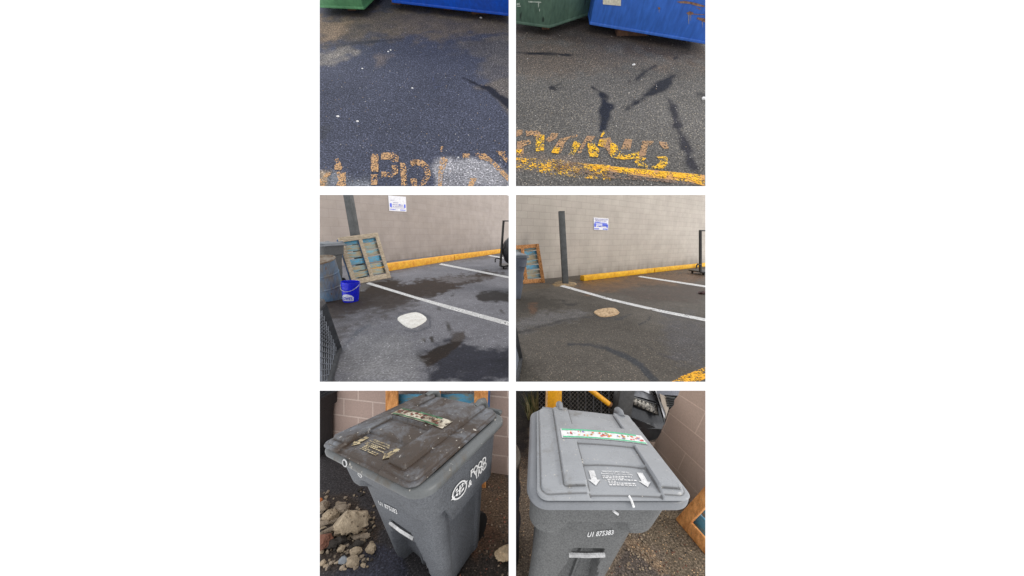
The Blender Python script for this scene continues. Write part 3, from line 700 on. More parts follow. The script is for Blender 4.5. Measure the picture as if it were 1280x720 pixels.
def patch(pl, P, mat, label, h=.012, cat='utility cover'):
    pts = [pl.g(x, y, .002) for x, y in P]
    bm = plate(bmesh.new(), pts, Vector((0, 0, 1)), h)
    bmesh.ops.bevel(bm, geom=[e for e in bm.edges if all(v.co.z > .008 for v in e.verts)], offset=.01, segments=2, affect='EDGES')
    obj('utility_cover', bm, mat, pl=pl, label=label, cat=cat)
def smooth(P, it=2):
    for _ in range(it):
        P = [q_ for i in range(len(P)) for q_ in ((P[i][0] * .75 + P[(i + 1) % len(P)][0] * .25, P[i][1] * .75 + P[(i + 1) % len(P)][1] * .25), (P[i][0] * .25 + P[(i + 1) % len(P)][0] * .75, P[i][1] * .25 + P[(i + 1) % len(P)][1] * .75))]
    return P
patch(C_, smooth(z3([(299, 474), (318, 462), (366, 450), (392, 455), (414, 472), (406, 487), (362, 511), (338, 506), (318, 492)]), 1), pm('white_cover', lin(250, 249, 244), lin(226, 223, 215), scale=9, rough=.8, bump=.3, fine=(26, lin(120, 112, 100), .7)), 'round white painted cover in the grey asphalt')
patch(D_, smooth(z4([(298, 449), (322, 438), (372, 433), (388, 440), (400, 454), (372, 465), (330, 469), (312, 460)]), 1), pm('tan_cover', lin(214, 186, 148), lin(170, 140, 106), scale=14, rough=.8, bump=.3, fine=(30, lin(110, 84, 60), .62)), 'tan painted cover in the brown asphalt')

# posts
def post(pl, px, wpx, base, top, depth, mat, label, name='steel_post', cap=True, dy=None, wm=None):
    a = pl.at(base[0], base[1], depth); b = pl.at(top[0], top[1], depth)
    t = thing(name, pl, (a.x, a.y, 0), 0, label, 'post')
    r = wpx / 2 / F * depth; d = (b - a).normalized(); bm = bmesh.new()
    u = Vector((1, 0, 0)); v = Vector((0, 1, 0))
    hexa(bm, [a - u * r - v * r, a + u * r - v * r, a + u * r + v * r, a - u * r + v * r, b - u * r - v * r, b + u * r - v * r, b + u * r + v * r, b - u * r + v * r], 0, r * .12)
    obj('shaft', bm, mat, t)
    if cap:
        bm = bmesh.new(); r *= 1.03; e = d * .02
        hexa(bm, [b - u * r - v * r, b + u * r - v * r, b + u * r + v * r, b - u * r + v * r, b + e - u * r * .9 - v * r * .9, b + e + u * r * .9 - v * r * .9, b + e + u * r * .9 + v * r * .9, b + e - u * r * .9 + v * r * .9], 0, .004)
        obj('cap', bm, mat, t)
    return t
dpC = C_.g(455, 349.5); dC1 = (C_.R @ (dpC - C_.c)).y
post(C_, 0, 8.3, (453.8, 349.5), (432.2, 226), dC1, POST, 'leaning grey steel post behind the grey and blue pallet', cap=False)
dpD = D_.g(707, 355.3); dD1 = (D_.R @ (dpD - D_.c)).y
tp = post(D_, 0, 7.1, (706.8, 355.0), (701.8, 264.8), dD1, POST, 'free-standing grey steel post at the end of the long white line')
bm = bmesh.new(); p = D_.g(707, 354.6)
lathe(bm, [(.36, 0), (.34, .02), (.2, .035), (0, .04)], Matrix.Translation(p), 24)
for v in bm.verts: v.co += Vector((mnoise.noise(v.co * 6) * .06, mnoise.noise(v.co * 6 + Vector((9, 0, 0))) * .06, 0))
obj('footing', bm, pm('tan_concrete', lin(176, 150, 112), lin(120, 104, 84), scale=12, rough=.9), tp)

# signs
def sign(pl, quad, p, n, mat_bg, label, blues, greys, cat='sign'):
    tl, tr, br2, bl2 = [pl.pl(x, y, p, n) + n * .012 for x, y in quad]
    c = (tl + tr + br2 + bl2) / 4
    t = thing('wall_sign', pl, (c.x, c.y, 0), 0, label, cat)
    bm = plate(bmesh.new(), [tl, tr, br2, bl2], n, .01); obj('board', bm, mat_bg, t)
    fn = lambda u, v, o=.014: (tl * (1 - u) + tr * u) * (1 - v) + (bl2 * (1 - u) + br2 * u) * v + n * o
    bm0 = bmesh.new()
    for k_, (u0, v0, u1, v1) in enumerate(blues):
        big = (v1 - v0) > .1 or (u1 - u0) > .3
        bm = bmesh.new() if big else bm0
        plate(bm, [fn(u0, v0), fn(u1, v0), fn(u1, v1), fn(u0, v1)], n, .002)
        if big: obj('blue_block', bm, SBLUE, t)
    obj('lettering', bm0, SBLUE, t)
    for nm, rects, mt in (('lettering', greys, SGREY),):
        bm = bmesh.new()
        for u0, v0, u1, v1 in rects:
            plate(bm, [fn(u0, v0), fn(u1, v0), fn(u1, v1), fn(u0, v1)], n, .002)
        obj(nm, bm, mt, t)
    return t
SBLUE = pm('sign_blue', lin(70, 100, 235), lin(90, 110, 235), rough=.4, bump=0)
SGREY = pm('sign_grey_print', lin(176, 172, 205), lin(150, 150, 190), rough=.5, bump=0)
SWHITE = pm('sign_white', lin(246, 246, 250), lin(232, 232, 240), rough=.4, bump=0)
def dashes(rows, seed):
    r = random.Random(seed); out = []
    for v, h, u0, u1 in rows:
        u = u0
        while u < u1:
            w_ = r.uniform(.03, .09); out.append((u, v, min(u1, u + w_), v + h)); u += w_ + r.uniform(.012, .03)
    return out
sign(C_, [(484.9, 244.2), (507.0, 246.0), (507.8, 264.7), (486.4, 263.6)], pC, nC, SWHITE, 'white sign with a blue band high on the wall above the amber kerb',
     [(.05, .50, .15, .74), (.86, .52, .95, .75), (.58, .52, .64, .62)] + dashes([(.87, .05, .06, .36), (.88, .05, .62, .94)], 3), dashes([(.28, .03, .08, .3), (.42, .05, .25, .55), (.55, .06, .2, .8), (.66, .05, .2, .82), (.76, .03, .1, .9)], 4))
sign(D_, [(741.5, 271.8), (760.2, 273.2), (759.6, 287.9), (741.9, 287.3)], pD, nD, SWHITE, 'white sign with a blue band on the wall right of the free-standing post',
     [(.02, .48, .14, .76), (.86, .50, .97, .78), (.14, .56, .9, .60), (.58, .48, .9, .66), (.3, .66, .5, .74)] + dashes([(.32, .04, .1, .45), (.38, .08, .05, .9), (.86, .09, .03, .38), (.86, .09, .62, .97)], 5),
     dashes([(.08, .07, .08, .95), (.2, .07, .12, .85), (.68, .06, .2, .85)], 6))

# pallets
def quadpose(pl, bl, br, tl, tr, Hh, far=True, zb=0.0):
    b0, b1 = pl.g(*bl, zb), pl.g(*br, zb)
    out = []
    for b, t in ((b0, tl), (b1, tr)):
        r = pl.ray(*t).normalized(); oc = pl.c - b; bq = oc.dot(r); cq = oc.dot(oc) - Hh * Hh; disc = bq * bq - cq
        s = -bq + (math.sqrt(disc) if far else -math.sqrt(disc)) if disc > 0 else -bq
        out.append(pl.c + r * s)
    return b0, b1, out[1], out[0]      # BL, BR, TR, TL

def pallet(pl, Q, label, frame_mat, slat_mat, cols=2, slats=7, th=.12, fw=.13, slat_open=True, edge=None, bf=.1):
    BL, BR, TR, TL = Q
    n = (BR - BL).cross(TL - BL).normalized()
    if n.dot(pl.c - BL) < 0: n = -n
    fn = lambda u, v, o: (BL * (1 - u) + BR * u) * (1 - v) + (TL * (1 - u) + TR * u) * v + n * (o - th)
    c = (BL + BR) / 2
    t = thing('wooden_pallet', pl, (c.x, c.y, 0), 0, label, 'pallet')
    rnd = random.Random(5)
    def board(nm, u0, v0, u1, v1, o0, o1, mt):
        j = lambda: rnd.uniform(-.006, .006)
        a = [(u0 + j(), v0 + j()), (u1 + j(), v0 + j()), (u1 + j(), v1 + j()), (u0 + j(), v1 + j())]
        bm = bmesh.new(); hexa(bm, [fn(*p_, o0) for p_ in a] + [fn(*p_, o1) for p_ in a], 0, .004)
        return obj(nm, bm, mt, t)
    W = (BR - BL).length
    f = fw / W * 1.0
    board('side_board', 0, 0, f, 1, th - .022, th, frame_mat); board('side_board', 1 - f, 0, 1, 1, th - .022, th, frame_mat)
    for k in range(1, cols):
        board('centre_board', k / cols - f * .45, .1, k / cols + f * .45, .92, th - .020, th + .004, frame_mat)
    board('top_board', f * .98, 1 - bf, 1 - f * .98, 1, th - .02, th + .002, frame_mat); board('bottom_board', f * .98, 0, 1 - f * .98, bf, th - .02, th + .002, frame_mat)
    for u in [.0, 1 - f * .35] + [k / cols - f * .2 for k in range(1, cols)]:
        board('stringer', u, .02, u + f * .35, .98, .022, th - .023, edge or frame_mat)
    for k in range(slats):
        v0 = .012 + k * (.976 / slats); g = .976 / slats
        board('slat', .01, v0, .99, v0 + g * rnd.uniform(.72, .86), 0, .02, slat_mat if k % 3 else BLUEW)
    return t
MIXW = pm('part_painted_slat', lin(126, 172, 184), lin(176, 160, 130), scale=3, rough=.75, bump=.4, stretch=(1, 1, 5), lo=.4, hi=.55)
pallet(C_, quadpose(C_, (441.6, 356.0), (488.8, 347.2), (422.4, 297.2), (472.2, 290.4), 1.5), 'grey and blue wooden pallet leaning against the post beside the bucket', WOOD, MIXW, 2, 7, edge=BLUEE)
pallet(D_, [D_.g(634, 356.2), D_.g(681.3, 353.2), D_.at(673.5, 304.5, 8.85), D_.at(630, 308, 8.4)], 'orange and blue wooden pallet leaning on the wall behind the grey bin', WOODO, MIXW, 2, 8, edge=BLUEE)

# drum, bucket
def drum(pl, x, y, r, h, label, mat, lidmat, tilt=0, junk=False):
    p = pl.g(x, y); t = thing('steel_drum', pl, p, 0, label, 'barrel')
    M = Matrix.Translation(p) @ Matrix.Rotation(tilt, 4, 'X')
    k = h / .88
    bm = bmesh.new()
    lathe(bm, [(0, 0), (r * .97, 0), (r, .01), (r, .28 * k), (r * 1.035, .295 * k), (r * 1.035, .305 * k), (r, .32 * k), (r, .56 * k), (r * 1.035, .575 * k), (r * 1.035, .585 * k), (r, .6 * k), (r, .855 * k), (r * .99, .86 * k)], M)
    obj('body', bm, mat, t)
    bm = bmesh.new(); lathe(bm, [(r * .955, .845 * k), (r * .96, .868 * k), (r * .99, .882 * k), (r * 1.03, .875 * k), (r * 1.035, .855 * k), (r * 1.0, .848 * k)], M); obj('rim', bm, lidmat, t)
    bm = bmesh.new(); lathe(bm, [(0, .852 * k), (r * .5, .850 * k), (r * .93, .846 * k), (r * .955, .85 * k)], M); obj('lid', bm, lidmat, t)
    if junk:
        bm = bmesh.new(); box(bm, (-.02, -.015, 0), (.06, .015, .03), 0, .005, M @ Matrix.Translation((.02, -.1, .86 * k)) @ Matrix.Rotation(-.5, 4, 'Z'))
        obj('red_tab', bm, pm('red_plastic', lin(200, 60, 50), lin(170, 50, 40), rough=.4), t)
        bm = bmesh.new(); box(bm, (-.2, -.012, 0), (.02, .012, .015), 0, .004, M @ Matrix.Translation((-.04, -.1, .86 * k)))
        obj('strap', bm, pm('grey_strap', lin(190), lin(150), rough=.6), t)
    return t
DRUMB = pm('rusty_blue_drum', lin(84, 118, 150), lin(120, 110, 96), scale=3.2, rough=.6, bump=.2, stretch=(1, 1, .35), lo=.46, hi=.66, fine=(18, lin(110, 80, 60), .68))
LIDR = pm('rusty_drum_lid', lin(150, 142, 130), lin(110, 88, 66), scale=8, rough=.75, bump=.2)
td = drum(C_, 411.5, 373, .32, .90, 'rusty blue steel drum in front of the grey bin', DRUMB, LIDR, .22, True)

def bucket(pl, x, y, r, h, label, tilt):
    p = pl.g(x, y); t = thing('bucket', pl, p, 0, label, 'bucket')
    M = Matrix.Translation(p) @ Matrix.Rotation(tilt, 4, 'Y')
    BLU = pm('blue_plastic', lin(34, 44, 226), lin(24, 34, 196), scale=3, rough=.3, bump=.02)
    bm = bmesh.new(); lathe(bm, [(0, 0), (r * .84, 0), (r * .86, .01), (r * .97, h * .78), (r * 1.04, h * .785), (r * 1.04, h * .8), (r * .98, h * .81), (r, h * .88), (r * 1.05, h * .885), (r * 1.05, h * .9), (r, h * .905), (r * 1.02, h), (r * .97, h), (r * .8, .02), (0, .015)], M, 40)
    obj('shell', bm, BLU, t)
    bm = bmesh.new()
    pts = [M @ Vector((r * 1.06 * math.cos(a), -r * 1.06 * abs(math.sin(a)) ** .9 * 1.0, h * .9 - h * .32 * math.sin(a))) for a in np.linspace(0, math.pi, 20)]
    tube(bm, pts, .005, 6); obj('wire_handle', bm, STEEL, t)
    def on(u, v, o=.004):
        a = math.radians(-128 + 88 * u); zz_ = h * (.1 + .34 * v); rr = (r * .86 + (r * .11) * zz_ / (h * .78)) + o
        return M @ Vector((rr * math.cos(a), rr * math.sin(a), zz_))
    bm = bmesh.new(); K = 16
    topv = lambda u: .62 + .38 * (1 - abs(2 * u - 1)) ** .5 if .12 < u < .88 else .6
    for k in range(K):
        u0, u1 = k / K, (k + 1) / K
        bm.faces.new([bm.verts.new(on(*q_)) for q_ in ((u0, .0), (u1, .0), (u1, topv(u1)), (u0, topv(u0)))])
    lb = obj('label', bm, pm('white_print', lin(225, 228, 240), lin(205, 210, 235), rough=.4, bump=0), t)
    bm = bmesh.new(); put_text(bm, "LOWE'S", lambda u, v: on(.1 + .8 * u, .12 + .46 * v, .007), 0, .02)
    obj('lettering', bm, BLU, lb)
    return t
bucket(C_, 438.6, 376.3, .17, .42, 'bright blue plastic bucket with white print, standing open beside the drum', .10)

# ---------------------------------------------------------------- wheelie bins
def ss(x): x = max(0.0, min(1.0, x)); return x * x * (3 - 2 * x)
def rr_sd(u, v, u0, v0, u1, v1, r):
    cx, cy = (u0 + u1) / 2, (v0 + v1) / 2; hx, hy = (u1 - u0) / 2 - r, (v1 - v0) / 2 - r
    dx, dy = abs(u - cx) - hx, abs(v - cy) - hy
    return math.hypot(max(dx, 0), max(dy, 0)) + min(max(dx, dy), 0) - r

def wheelie(pl, top, bot, du, mats, label, group=None, detail=True, pc=.5, pt=.50, ws=.75, name='wheelie_bin', inset_low=.13, extra=None):
    """top/bot: four corners FL, FR, BR, BL of rim and of the foot; unit space u (left-right), v (front-back), w (up)"""
    BODY, RIM, LIDM = mats
    top = [Vector(p) for p in top]; bot = [Vector(p) for p in bot]
    hgt = (top[0] - bot[0]).length
    def P(u, v, w_):
        a = (bot[0] * (1 - u) + bot[1] * u) * (1 - v) + (bot[3] * (1 - u) + bot[2] * u) * v
        b = (top[0] * (1 - u) + top[1] * u) * (1 - v) + (top[3] * (1 - u) + top[2] * u) * v
        return a * (1 - w_) + b * w_
    up = Vector((0, 0, 1))
    def Pt(u, v, h): return P(u, v, 1.0) + up * h      # h metres above rim
    c = sum(bot, Vector()) / 4
    t = thing(name, pl, (c.x, c.y, 0), 0, label, 'wheelie bin', group)
    il_ = inset_low
    # outline of a rounded square, list of (u, v, side)
    def outline(ins, rc, ns, nc):
        o = []; a, b = ins, 1 - ins
        cs = [((b - rc, a + rc), -90), ((b - rc, b - rc), 0), ((a + rc, b - rc), 90), ((a + rc, a + rc), 180)]
        sides = [((a + rc, a), (b - rc, a)), ((b, a + rc), (b, b - rc)), ((b - rc, b), (a + rc, b)), ((a, b - rc), (a, a + rc))]
        for k in range(4):
            (x0, y0), (x1, y1) = sides[k]
            for i in range(ns):
                s_ = i / ns; o.append((x0 + (x1 - x0) * s_, y0 + (y1 - y0) * s_, k, s_))
            (cx, cy), a0 = cs[k]
            for i in range(nc):
                an = math.radians(a0 + 90 * i / nc); o.append((cx + rc * math.cos(an), cy + rc * math.sin(an), k, 1.0))
        return o
    ns, nc = (36, 8) if detail else (10, 5)
    levels = [0, .02, .05, .1, .15, .2, .25, .3, .35, .4, .41, .42, .43, .44, .45, .46, .465, .47, .475, .48, .485, .49, .495, .5, .51, .54, .55, .56, .565, .57, .575, .58, .59, .6, .61, .62, .63, .64, .66, .68, .70, .72, .74, .755, .77, .78, .79, .80, .81, .82, .83, .84, .86, .88, .9, .92, .95, .965] if detail else [0, .02, .3, .6, .74, .76, .78, .8, .9, .965]
    bm = bmesh.new(); rings = []
    for w_ in levels:
        base = outline(0, .16, ns, nc); ring = []
        for (u, v, sd, s_) in base:
            mid = 1 - abs(2 * s_ - 1) if s_ < 1 else 0.0
            wst = (.745 + .075 * ss((mid - .15) / .25)) if sd == 0 else ws if sd == 2 else .745 + (ws - .745) * (ss(s_ / .15) if sd == 1 else (1 - ss((s_ - .85) / .15)))
            k = ss((wst + .012 - w_) / .035)
            ins = .030 + (inset_low - .030) * k + .008 * ss((.93 - w_) / .02) + (.05 * ss((.06 - w_) / .06))
            # shallow panels on the sides
            if sd == 1 or sd == 3: ins += .014 * ss((mid - .12) / .1) * ss((.70 - w_) / .04)
            uu = .5 + (u - .5) * (1 - 2 * ins); vv = .5 + (v - .5) * (1 - 2 * ins)
            if sd == 0 and detail:
                hw = .135 + .13 * ss((.52 - w_) / .4)
                m_ = ss((hw - abs(uu - pc)) / .035) * ss((pt - w_) / .025)
                vv += .15 * m_ * (1 - .25 * ss((.03 - abs(uu - pc)) / .02))
            ring.append(bm.verts.new(P(uu, vv, w_)))
        rings.append(ring)
    n_ = len(rings[0])
    for a, b in zip(rings, rings[1:]):
        for k in range(n_): bm.faces.new((a[k], a[(k + 1) % n_], b[(k + 1) % n_], b[k]))
    bm.faces.new(rings[0][::-1])
    obj('body', bm, BODY, t, sharp=40)
    # rim lip
    bm = bmesh.new(); rings = []
    prof = [(.05, -.042), (.012, -.040), (-.004, -.034), (-.008, -.022), (-.004, -.008), (.006, .0), (.02, .006), (.06, .006), (.075, 0)]
    for ins, h in prof:
        ring = []
        for (u, v, sd, s_) in outline(0, .13, 16, 10):
            uu = .5 + (u - .5) * (1 - 2 * ins); vv = .5 + (v - .5) * (1 - 2 * ins)
            ring.append(bm.verts.new(Pt(uu, vv, h)))
        rings.append(ring)
    n_ = len(rings[0])
    for a, b in zip(rings, rings[1:]):
        for k in range(n_): bm.faces.new((a[k], a[(k + 1) % n_], b[(k + 1) % n_], b[k]))
    obj('rim', bm, RIM, t, sharp=50)
    # lid as a real relief
    d3 = du * .2; dv = -.035
    s0, s1, s2, s3 = .135 + du, .285 + du, .715 + du, .865 + du
    U0, U1, V0, V1, RC = (.06 if du > 0 else .03) if detail else .03, (.985 if du > 0 else .935) if detail else .97, -.004, .965, .07
    def lh(u, v):
        v = v - dv
        h = .016 + .022 * (1 - (2 * u - 1) ** 2) * (1 - .3 * (2 * v - 1) ** 2)
        h += .012 * ss(-rr_sd(u, v + dv, U0 + .022, V0 + .02, U1 - .022, .97, .06) / .008)
        e = .007
        strip = max(ss(-rr_sd(u, v, s0, .085, s1, .99, .02) / e), ss(-rr_sd(u, v, s2, .085, s3, .99, .02) / e), ss(-rr_sd(u, v, s0, .47, s3, .70, .03) / e))
        h += .020 * strip
        inner = ss(-rr_sd(u, v, s1 - .01, -.2, s2 + .01, .25 + .035 * (1 - (2 * (u - du) - 1) ** 2), .02) / .012)
        h -= .014 * inner * (1 - strip)
        # folded-down front edge
        return h
    nu, nv = (190, 180) if detail else (12, 12)
    bm = bmesh.new(); G = {}
    def inset_map(u, v):        # round the four corners of the plate
        x = U0 + (U1 - U0) * u; y = V0 + (V1 - V0) * v
        for cx, cy, sx, sy in ((U0 + RC, V0 + RC, -1, -1), (U1 - RC, V0 + RC, 1, -1), (U1 - RC, V1 - RC, 1, 1), (U0 + RC, V1 - RC, -1, 1)):
            dx, dy = (x - cx) * sx, (y - cy) * sy
            if dx > 0 and dy > 0:
                m_ = max(dx, dy); L_ = math.hypot(dx, dy)
                dx, dy = dx * m_ / L_, dy * m_ / L_
                return cx + dx * sx, cy + dy * sy
        return x, y
    for i in range(nu + 1):
        for j in range(nv + 1):
            x, y = inset_map(i / nu, j / nv)
            G[i, j] = bm.verts.new(Pt(x, y, lh(x, y)))
    for i in range(nu):
        for j in range(nv): bm.faces.new((G[i, j], G[i + 1, j], G[i + 1, j + 1], G[i, j + 1]))
    # skirt
    bd = [(i, 0) for i in range(nu)] + [(nu, j) for j in range(nv)] + [(i, nv) for i in range(nu, 0, -1)] + [(0, j) for j in range(nv, 0, -1)]
    sk = []
    for (i, j) in bd:
        x, y = inset_map(i / nu, j / nv); x2 = .5 + (x - .5) * 1.008; y2 = .5 + (y - .5) * 1.008
        sk.append(bm.verts.new(Pt(x2, y2, .012)))
    for k in range(len(bd)):
        bm.faces.new((G[bd[k]], sk[k], sk[(k + 1) % len(bd)], G[bd[(k + 1) % len(bd)]]))
    lid = obj('lid', bm, LIDM, t, sharp=60)
    # hinges, handle, wheels
    for hu in (.21 + du, .79 + du):
        bm = bmesh.new()
        pts = [Pt(hu, .90, .052), Pt(hu, .97, .062), Pt(hu, 1.03, .05), Pt(hu, 1.06, .01), Pt(hu, 1.05, -.04)]
        tube(bm, pts, [.018, .024, .028, .026, .022], 12); obj('hinge', bm, RIM, t)
    bm = bmesh.new(); tube(bm, [Pt(.12, 1.04, -.02), Pt(.12, 1.1, -.03), Pt(.88, 1.1, -.03), Pt(.88, 1.04, -.02)], .018, 10); obj('handle', bm, RIM, t)
    for wu in (.2, .8):
        bm = bmesh.new(); cw = P(wu, .93, 0) + up * .095; ax = (bot[1] - bot[0]).normalized()
        r_ = .095; R_ = ax.to_track_quat('Z', 'Y').to_matrix().to_4x4()
        lathe(bm, [(0, -.03), (r_ * .6, -.03), (r_, -.025), (r_, .025), (r_ * .6, .03), (0, .03)], Matrix.Translation(cw) @ R_, 24); obj('wheel', bm, RUBBER, t)
    if detail:
        # metal catch bar across the front pocket
        bm = bmesh.new(); tube(bm, [P(pc - .15, il_ + .012, pt - .05), P(pc, il_ + .004, pt - .045), P(pc + .15, il_ + .012, pt - .045)], .013, 10); obj('catch_bar', bm, STEEL, t)
    TSX[t.name] = (P, Pt, lh, lid, du, (s0, s1, s2, s3, ws), inset_low)
    return t
TSX = {}

def plastic(name, c, rough=.55, dirt=None, grain=140, spec=.5, gr=.2, crease_shade=0.0):
    m, n, bs = nmat(name); tc = coords(n)
    t = N(n, 'ShaderNodeTexNoise', Scale=grain, Detail=3, Roughness=.8); L(n, tc, t.inputs['Vector'])
    col = mixc(n, 1.0, c, ramp(n, t.outputs[0], ((.3, 1 - gr), (.7, 1 + gr))), 'MULTIPLY')
    t1 = N(n, 'ShaderNodeTexNoise', Scale=3.2, Detail=5, Roughness=.6); L(n, tc, t1.inputs['Vector'])
    col = mixc(n, 1.0, col, ramp(n, t1.outputs[0], ((.3, .84), (.7, 1.12))), 'MULTIPLY')
    L(n, col, bs.inputs['Base Color'])
    rg = N(n, 'ShaderNodeMapRange'); L(n, t1.outputs[0], rg.inputs[0]); rg.inputs[1].default_value = .3; rg.inputs[2].default_value = .7; rg.inputs[3].default_value = rough - .1; rg.inputs[4].default_value = rough + .12
    rough_out = rg.outputs[0]
    if crease_shade:
        ge = N(n, 'ShaderNodeNewGeometry')
        col = mixc(n, ramp(n, ge.outputs['Pointiness'], ((.470, crease_shade), (.495, 0.0))), col, lin(44, 38, 32)); L(n, col, bs.inputs['Base Color'])  # recess shade painted into the creases, doubling as dirt
    if dirt:
        amt, brown = dirt
        t2 = N(n, 'ShaderNodeTexNoise', Scale=4.0, Detail=9, Roughness=.74, Distortion=.4); L(n, tc, t2.inputs['Vector'])
        f = ramp(n, t2.outputs[0], ((.62 - amt * .32, 0.0), (.74 - amt * .22, 1.0)))
        col = mixc(n, f, col, brown)
        t3 = N(n, 'ShaderNodeTexNoise', Scale=26, Detail=5, Roughness=.8); L(n, tc, t3.inputs['Vector'])
        col = mixc(n, ramp(n, t3.outputs[0], ((.56 + (1 - amt) * .13, 0.0), (.64 + (1 - amt) * .13, .9))), col, lin(38, 30, 22))
        t4 = N(n, 'ShaderNodeTexNoise', Scale=48, Detail=2); L(n, tc, t4.inputs['Vector'])
        col = mixc(n, ramp(n, t4.outputs[0], ((.70, 0.0), (.73, .8))), col, lin(205, 200, 190))
        L(n, col, bs.inputs['Base Color'])
        ad = N(n, 'ShaderNodeMath', operation='MULTIPLY_ADD'); L(n, f, ad.inputs[0]); ad.inputs[1].default_value = .2; L(n, rough_out, ad.inputs[2]); rough_out = ad.outputs[0]
    L(n, rough_out, bs.inputs['Roughness']); bs.inputs['Specular IOR Level'].default_value = spec
    bumpn(n, bs, t.outputs[0], .25, .003)
    return m
WP = pm('white_hot_stamp', lin(236), lin(220), rough=.6, bump=0, fine=(120, lin(120), .66))
WPC = pm('cream_print', lin(216, 200, 160), lin(150, 132, 100), rough=.6, bump=0, scale=14, fine=(60, lin(80, 74, 66), .54))

def on_front(t, u, w_, o=.003):
    P, Pt, lh, lid, du, st, il = TSX[t.name]
    mid = .9; wst = .82
    k = ss((wst + .012 - w_) / .035)
    ins = .030 + (il - .030) * k + .008 * ss((.93 - w_) / .02)
    p0 = P(.5 + (u - .5) * (1 - 2 * ins), ins, w_)
    a = P(.4, ins, w_); b = P(.6, ins, w_); c = P(.5, ins, w_ - .05)
    n = (b - a).cross(a - c).normalized(); n = n if n.dot(a - P(.5, .5, w_)) > 0 else -n
    return p0 + n * o
def on_right(t, v, w_, o=.003):
    P, Pt, lh, lid, du, st, il = TSX[t.name]
    s_ = (v - .16) / .68; mid = max(0, 1 - abs(2 * s_ - 1)) if 0 < s_ < 1 else 0
    k = ss((.745 + (st[4] - .745) * ss(s_ / .15) + .012 - w_) / .035)
    ins = .030 + (il - .030) * k + .008 * ss((.93 - w_) / .02) + .014 * ss((mid - .12) / .1) * ss((.70 - w_) / .04)
    e = max(0, v - .84, .16 - v); ub = 1 - .16 + math.sqrt(max(0, .0256 - e * e))
    p0 = P(.5 + (ub - .5) * (1 - 2 * ins), .5 + (v - .5) * (1 - 2 * ins), w_)
    n = (P(1, .5, w_) - P(.5, .5, w_)).normalized()
    return p0 + n * (o + .003)
def on_lid(t, u, v, o=.003):
    P, Pt, lh, lid, du, st, il = TSX[t.name]
    return Pt(u, v, lh(u, v) + o)
def draped(bm, f, poly, mi=0, sub=8):
    """small flat shape following a surface: poly in (u, v), triangulated and mapped"""
    b2 = bmesh.new(); b2.faces.new([b2.verts.new((x, y, 0)) for x, y in poly])
    bmesh.ops.triangulate(b2, faces=b2.faces)
    if sub: bmesh.ops.subdivide_edges(b2, edges=b2.edges[:], cuts=sub, use_grid_fill=True)
    bmesh.ops.triangulate(b2, faces=b2.faces)
    for v in b2.verts: v.co = f(v.co.x, v.co.y)
    for fc in b2.faces: fc.material_index = mi
    tmp = bpy.data.meshes.new('t'); b2.to_mesh(tmp); b2.free(); bm.from_mesh(tmp); bpy.data.meshes.remove(tmp)

def solve(t, f, x, y):
    """surface parameters of the point that the photograph shows at (x, y)"""
    pl = TS[t.name][0]; a = b = None; best = 1e9
    for i in range(61):
        for j in range(61):
            u, w_ = i / 60, .5 + .48 * j / 60
            q = pl.pr(f(t, u, w_)); e = (q[0] - x) ** 2 + (q[1] - y) ** 2
            if e < best: best, a, b = e, u, w_
    for st_ in (.008, .004, .002, .001):
        for _ in range(8):
            c = [(a + dx * st_, b + dy * st_) for dx in (-1, 0, 1) for dy in (-1, 0, 1)]
            k = min(c, key=lambda p: (lambda q: (q[0] - x) ** 2 + (q[1] - y) ** 2)(pl.pr(f(t, *p))))
            if k == (a, b): break
            a, b = k
    return a, b
def quad_map(t, f, quad):
    A_, B_, C2, D2 = [solve(t, f, *q_) for q_ in quad]      # BL BR TR TL
    def g_(u, v):
        p = ((A_[0] * (1 - u) + B_[0] * u) * (1 - v) + (D2[0] * (1 - u) + C2[0] * u) * v, (A_[1] * (1 - u) + B_[1] * u) * (1 - v) + (D2[1] * (1 - u) + C2[1] * u) * v)
        return f(t, p[0], p[1], .004)
    return g_
def quad_text(bm, t, f, s, quad, bold=.02):
    put_text(bm, s, quad_map(t, f, quad), 0, bold)
